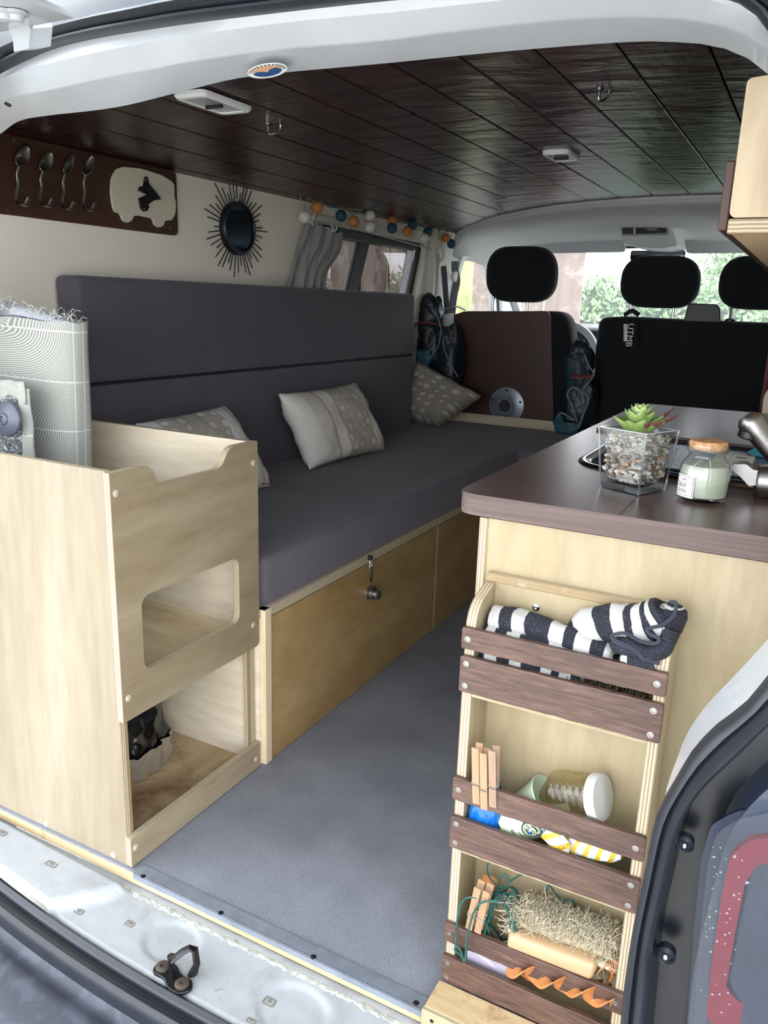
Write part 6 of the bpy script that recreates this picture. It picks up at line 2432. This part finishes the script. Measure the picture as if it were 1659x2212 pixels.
for pth in ([(1262, 765), (1272, 790), (1282, 810), (1260, 842), (1272, 862), (1262, 890), (1250, 925)], [(1246, 910), (1236, 875), (1226, 855), (1232, 840), (1246, 838), (1258, 852), (1262, 872)], [(1204, 900), (1214, 892), (1240, 908)]):
    MB().tube(spline([P(u, v_, y=YP - .085) for u, v_ in pth], 5), .0042, 6).build('cord', cordm, bp2)

# ---- steering wheel and dashboard
whl = thing('steering_wheel', (-1.09, 4.05, .85), 'grey steering wheel in front of the driver seat', 'steering wheel')
c = P(1215, 762, y=4.0)
c.x = -1.15
tilt = Matrix.Rotation(radians(-28), 3, 'X')
RW_ = .205
c = P(1198, 778, y=4.0)
ring_ = [c + tilt @ Vector((cos(2 * pi * k / 48) * RW_, 0, sin(2 * pi * k / 48) * RW_)) for k in range(49)]
MB().tube(ring_, .019, 10, cap=False).build('wheel_rim', plain('pale_grey_rim', '#ccd4d7', .4), whl)
MB().prism([c + tilt @ Vector(q) for q in [(-.19, 0, .02), (.19, 0, .02), (.185, 0, -.035), (.06, 0, -.07), (-.06, 0, -.07), (-.185, 0, -.035)]], (0, .02, 0)).build('wheel_spokes', plain('grey_spokes', '#ccd2d3', .4), whl, bevel=.006)
MB().lathe(c + tilt @ Vector((0, -.02, -.01)), [(.06, 0), (.055, -.02), (0, -.025)], (0, 1, 0), 24).build('wheel_hub', 'black_plastic', whl)
da = thing('dashboard', (-.75, 4.6, .8), 'dark dashboard under the windscreen', 'dashboard')
mb = MB()
prof = [(4.32, .45), (4.30, .70), (4.34, .80), (4.42, .855), (4.55, .865), (4.85, .83), (4.87, .45)]
mb.prism([Vector((-1.60, y, z)) for y, z in prof], (1.69, 0, 0))
mb.build('dash_body', plain('dark_dash', '#20262b', .6), da, smooth=40, bevel=.012)
mb = MB()
mb.prism([Vector((-1.33, y, z)) for y, z in [(4.30, .80), (4.34, .90), (4.42, .925), (4.58, .90), (4.6, .84)]], (.42, 0, 0))
mb.build('instrument_cowl', 'black_plastic', da, smooth=40, bevel=.02)
MB().box((-.78, 4.27, .55), (-.62, 4.33, .74), 0, .01).build('centre_console', 'black_plastic', da)

# ---- sun visors, overhead console, mirror
def visor(x0, x1, lab):
    t = thing('sun_visor', ((x0 + x1) / 2, 4.15, 1.33), lab, 'sun visor')
    L_ = rnd_poly([Vector((x0, 0, -.075)), Vector((x1, 0, -.065)), Vector((x1, 0, .045)), Vector((x1 - .09, 0, .045)), Vector((x1 - .10, 0, .035)), Vector((x0, 0, .030))], [.03, .02, .01, .005, .01, .03], 5)
    mat = Matrix.Rotation(radians(52), 3, 'X')
    mb = MB()
    o = Vector((0, 4.12, 1.315))
    mb.prism([o + mat @ p for p in L_], mat @ Vector((0, .018, 0)))
    mb.build('visor_panel', plain('visor_vinyl', '#c8cccc', .7), t, smooth=40, bevel=.005)
    MB().tube([o + mat @ Vector((x1 - .10, .01, .045)), o + mat @ Vector((x1, .01, .045))], .004, 8).build('visor_rod', 'black_plastic', t)


visor(-1.43, -.90, 'pale grey sun visor above the driver side of windscreen')
visor(-.62, -.05, 'pale grey sun visor above the passenger side of windscreen')
oc = thing('overhead_console', (-.68, 3.7, 1.33), 'grey overhead console with air vents and compartment at windscreen top', 'console')
YC = 3.75
q = [P(1338, 478, y=YC), P(1446, 474, y=YC), P(1458, 512, y=YC), P(1464, 530, y=YC), P(1432, 536, y=YC), P(1382, 534, y=YC), P(1344, 524, y=YC)]
MB().prism(rnd_poly(q, .008, 4), (0, .28, .0)).build('console_body', 'light_plastic', oc, smooth=30, bevel=.006)
for pts, nm, mt in (([(1344, 484), (1368, 483), (1368, 506), (1345, 506)], 'switch_panel', 'black_plastic'), ([(1373, 483), (1438, 480), (1440, 503), (1373, 506)], 'storage_recess', 'black')):
    MB().prism([P(u, v_, y=YC - .004) for u, v_ in pts], (0, .006, 0)).build(nm, mt, oc)
ring([P(u, v_, y=YC - .007) for u, v_ in [(1341, 481), (1441, 477), (1444, 507), (1343, 509)]], [P(u, v_, y=YC - .007) for u, v_ in [(1344, 484), (1438, 480), (1440, 503), (1345, 506)]], (0, .006, 0), MB()).build('console_bezel', plain('grey_bezel', '#8b8f91', .4), oc, smooth=0)
MB().ball(P(1408, 495, y=YC - .004), .018, n=12, sc=(1.4, .3, .4)).build('stored_item', plain('pinkish_plastic', '#8d8388', .5), oc)
MB().prism([P(u, v_, y=YC - .004) for u, v_ in [(1385, 527), (1428, 525), (1430, 529), (1387, 531)]], (0, .004, 0)).build('console_lamp', 'white', oc)
rm = thing('rear_view_mirror', (-.66, 4.1, 1.27), 'dark interior rear view mirror below the overhead console', 'mirror')
a, b_ = P(1362, 541, y=4.05), P(1478, 563, y=4.05)
MB().box((a.x, 4.05, b_.z), (b_.x, 4.075, a.z), 0, .008).build('mirror_housing', 'black_plastic', rm)
MB().box((a.x + .006, 4.047, b_.z + .005), (b_.x - .006, 4.051, a.z - .005), 0, .002).build('mirror_glass', plain('mirror_glass', '#9aa2a5', .05, 1), rm)
MB().tube([(a.x * .5 + b_.x * .5, 4.07, a.z - .01), (a.x * .5 + b_.x * .5, 4.2, 1.31)], .01, 8).build('mirror_stem', 'black_plastic', rm)
# red patterned cloth at the right edge, cream panel
rc_ = MB().grid(lambda u, v_: Vector((P(1652, 790, y=2.3).x + .12 * u, 2.36 + .02 * sin(u * 14), .60 + .44 * v_ + .0 * u)), 20, 10)
rcl = rc_.build('red_blanket', fabric('dark_red_woven_cloth', '#6d3c40', .5, 60, .5), None, solid=.01)
tag(rcl, 'dark red woven cloth hanging at right edge beside the front seats', 'cloth')
rs_ = MB().prism(rnd_poly([P(u, v_, y=2.27) for u, v_ in [(1650, 850), (1720, 780), (1720, 960), (1640, 960)]], .02, 5), (0, .02, 0)).build('cream_panel', plain('cream_side_panel', '#cfc0a8', .5), None, smooth=30)
tag(rs_, 'cream rounded panel behind the tap at the right edge', 'panel')

# ================================================================== OUTSIDE
ZG = -.55
m, nt, b = newmat('gravel_and_paving')
f = ntex(nt, mapping(nt), 3, 6)
f2 = ntex(nt, mapping(nt), 60, 4)
nt.links.new(mixc(nt, .4, ramp(nt, f, [(.3, '#a8a49c'), (.7, '#c4c0b8')]), ramp(nt, f2, [(.3, '#9a968e'), (.7, '#cfccc4')])), b.inputs['Base Color'])
b.inputs['Roughness'].default_value = .9
MB().add([(-40, -40, ZG), (40, -40, ZG), (40, 60, ZG), (-40, 60, ZG)], [[0, 1, 2, 3]])
struct(MB().add([(-40, -40, ZG), (40, -40, ZG), (40, 60, ZG), (-40, 60, ZG)], [[0, 1, 2, 3]]).build('ground', m, smooth=0))
wb = [wood('weathered_fence_board_%d' % i, a_, b2, c_, 2, .8, 30, 3, 8, ('#a39c92', .5, .75, 3), .3) for i, (a_, b2, c_) in enumerate((('#554840', '#6c5d52', '#847468'), ('#67564c', '#7d6b60', '#958478'), ('#53433d', '#6a5850', '#85746a')))]


def fence(name, p0, p1, z0, z1, bw, lab, cat='fence', rails=True, gap=.008):
    p0, p1 = Vector(p0), Vector(p1)
    t = thing(name, ((p0 + p1) / 2).to_tuple()[:2] + (z0,), lab, cat)
    d = (p1 - p0)
    L_ = d.length
    d.normalize()
    nn = Vector((-d.y, d.x, 0))
    n = int(L_ / bw)
    rng = random.Random(int(L_ * 100))
    for k in range(n):
        a = p0 + d * (k * bw + gap / 2)
        b_ = p0 + d * ((k + 1) * bw - gap / 2)
        off = nn * (rng.uniform(0, .012) + (.018 if k % 2 else 0))
        z2 = z1 + rng.uniform(-.02, .02)
        MB().prism([a + off + Vector((0, 0, z0)), b_ + off + Vector((0, 0, z0)), b_ + off + Vector((0, 0, z2)), a + off + Vector((0, 0, z2))], nn * .02).build('board', wb[rng.randrange(3)], t, smooth=0)
    if rails:
        for z in (z0 + .35, (z0 + z1) / 2, z1 - .3):
            MB().prism([p0 + nn * -.03 + Vector((0, 0, z)), p1 + nn * -.03 + Vector((0, 0, z)), p1 + nn * -.03 + Vector((0, 0, z + .09)), p0 + nn * -.03 + Vector((0, 0, z + .09))], nn * .03).build('rail', wb[1], t, smooth=0)
    return t


fence('board_fence', (-3.1, 2.2, 0), (-3.0, 6.9, 0), ZG, 1.75, .22, 'weathered brown vertical board fence seen through the side window')
# timber gate ahead of the van
GX0, GX1 = P(1150, 600, y=7.4).x, P(1308, 600, y=7.4).x
fence('timber_gate', (GX0 - .6, 7.4, 0), (GX1, 7.4, 0), ZG, 2.6, .36, 'weathered tall timber gate of wide boards seen through the windscreen', 'gate', False, .02)
mb = MB()
mb.box((GX0, 7.33, 1.55), (GX1 + .25, 7.39, 1.67))
o = mb.build('gate_beam', wb[2], None, smooth=0)
tag(o, 'horizontal timber beam across the gate seen through windscreen', 'beam')
# ochre fence seen through the driver window
ywm = plain('mossy_pale_fence', '#9aa068', .8, var=.35, vs=3)
t = thing('mossy_panel_fence', (-4.6, 9.5, ZG), 'pale mossy green board fence seen through the driver window', 'fence')
for k in range(12):
    a = -5.6 + k * .2
    MB().box((a, 9.3 - k * .05, ZG), (a + .19, 9.33 - k * .05, 2.1)).build('board', ywm, t, smooth=0)
# hedge and tree
lf1 = plain('hedge_leaf', '#7d9a6c', .5, var=.45, vs=5)
lf2 = plain('tree_leaf', '#8ba877', .5, var=.35, vs=4)


def foliage(name, parent, fn, n, mat_, size, seed):
    rng = random.Random(seed)
    vs, fs = [], []
    for k in range(n):
        p = fn(rng)
        a = Vector((rng.gauss(0, 1), rng.gauss(0, 1), rng.gauss(0, 1))).normalized()
        b_ = a.orthogonal().normalized()
        s_ = size * rng.uniform(.6, 1.3)
        o = len(vs)
        vs += [p - a * s_, p + b_ * s_ * .45, p + a * s_, p - b_ * s_ * .45]
        fs.append([o, o + 1, o + 2, o + 3])
    o = MB().add(vs, fs).build(name, mat_, parent, smooth=0)
    o['kind'] = 'stuff'
    return o


HZ = P(1560, 604, y=10.6).z
hd = thing('garden_hedge', (1, 11.5, ZG), 'tall green leafy hedge seen through the windscreen', 'hedge')
foliage('hedge_leaves', hd, lambda r: Vector((r.uniform(-3.2, 4.5), 10.6 + abs(r.gauss(0, .25)), ZG + (r.random() ** .9) * (HZ - ZG + r.gauss(0, .06)))), 26000, lf1, .055, 3)
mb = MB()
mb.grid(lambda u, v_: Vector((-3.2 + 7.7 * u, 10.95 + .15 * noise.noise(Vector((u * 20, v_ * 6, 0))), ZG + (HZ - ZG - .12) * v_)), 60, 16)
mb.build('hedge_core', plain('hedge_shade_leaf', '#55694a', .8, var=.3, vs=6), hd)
trr = thing('garden_tree', (-.6, 16, ZG), 'pale green airy tree rising above the hedge', 'tree')
tc_ = P(1575, 575, y=16)
for k, (dx, dz, rr) in enumerate([(0, 0, .55), (.45, -.3, .6), (-.4, -.5, .5), (.1, .45, .35), (.9, -.8, .6), (-.6, -1.0, .5)]):
    cc_ = tc_ + Vector((dx, 0, dz))
    foliage('tree_leaves', trr, lambda r, cc_=cc_, rr=rr: cc_ + Vector((r.gauss(0, 1), r.gauss(0, 1), r.gauss(0, 1))) * rr * .5, 1500, lf2, .05, 30 + k)
MB().tube([(tc_.x, 16, ZG), (tc_.x + .1, 16, tc_.z - .6), (tc_.x, 16, tc_.z + .3)], [.12, .07, .02], 8).build('trunk', wb[0], trr)
# low house roof to the right, far behind
hs = thing('distant_house', (1.5, 22, ZG), 'pale distant house with sloping roof beyond the hedge', 'house')
MB().box((-.6, 21, ZG), (6, 26, 2.2)).build('wall', plain('house_render', '#c9c2b6', .8), hs, smooth=0)
MB().prism([Vector((-1.0, 20.8, 2.15)), Vector((6.3, 20.8, 2.15)), Vector((6.3, 23.5, 3.4)), Vector((-1.0, 23.5, 3.4))], (0, 0, .1)).build('roof', plain('house_roof', '#8f8a86', .8), hs, smooth=0)
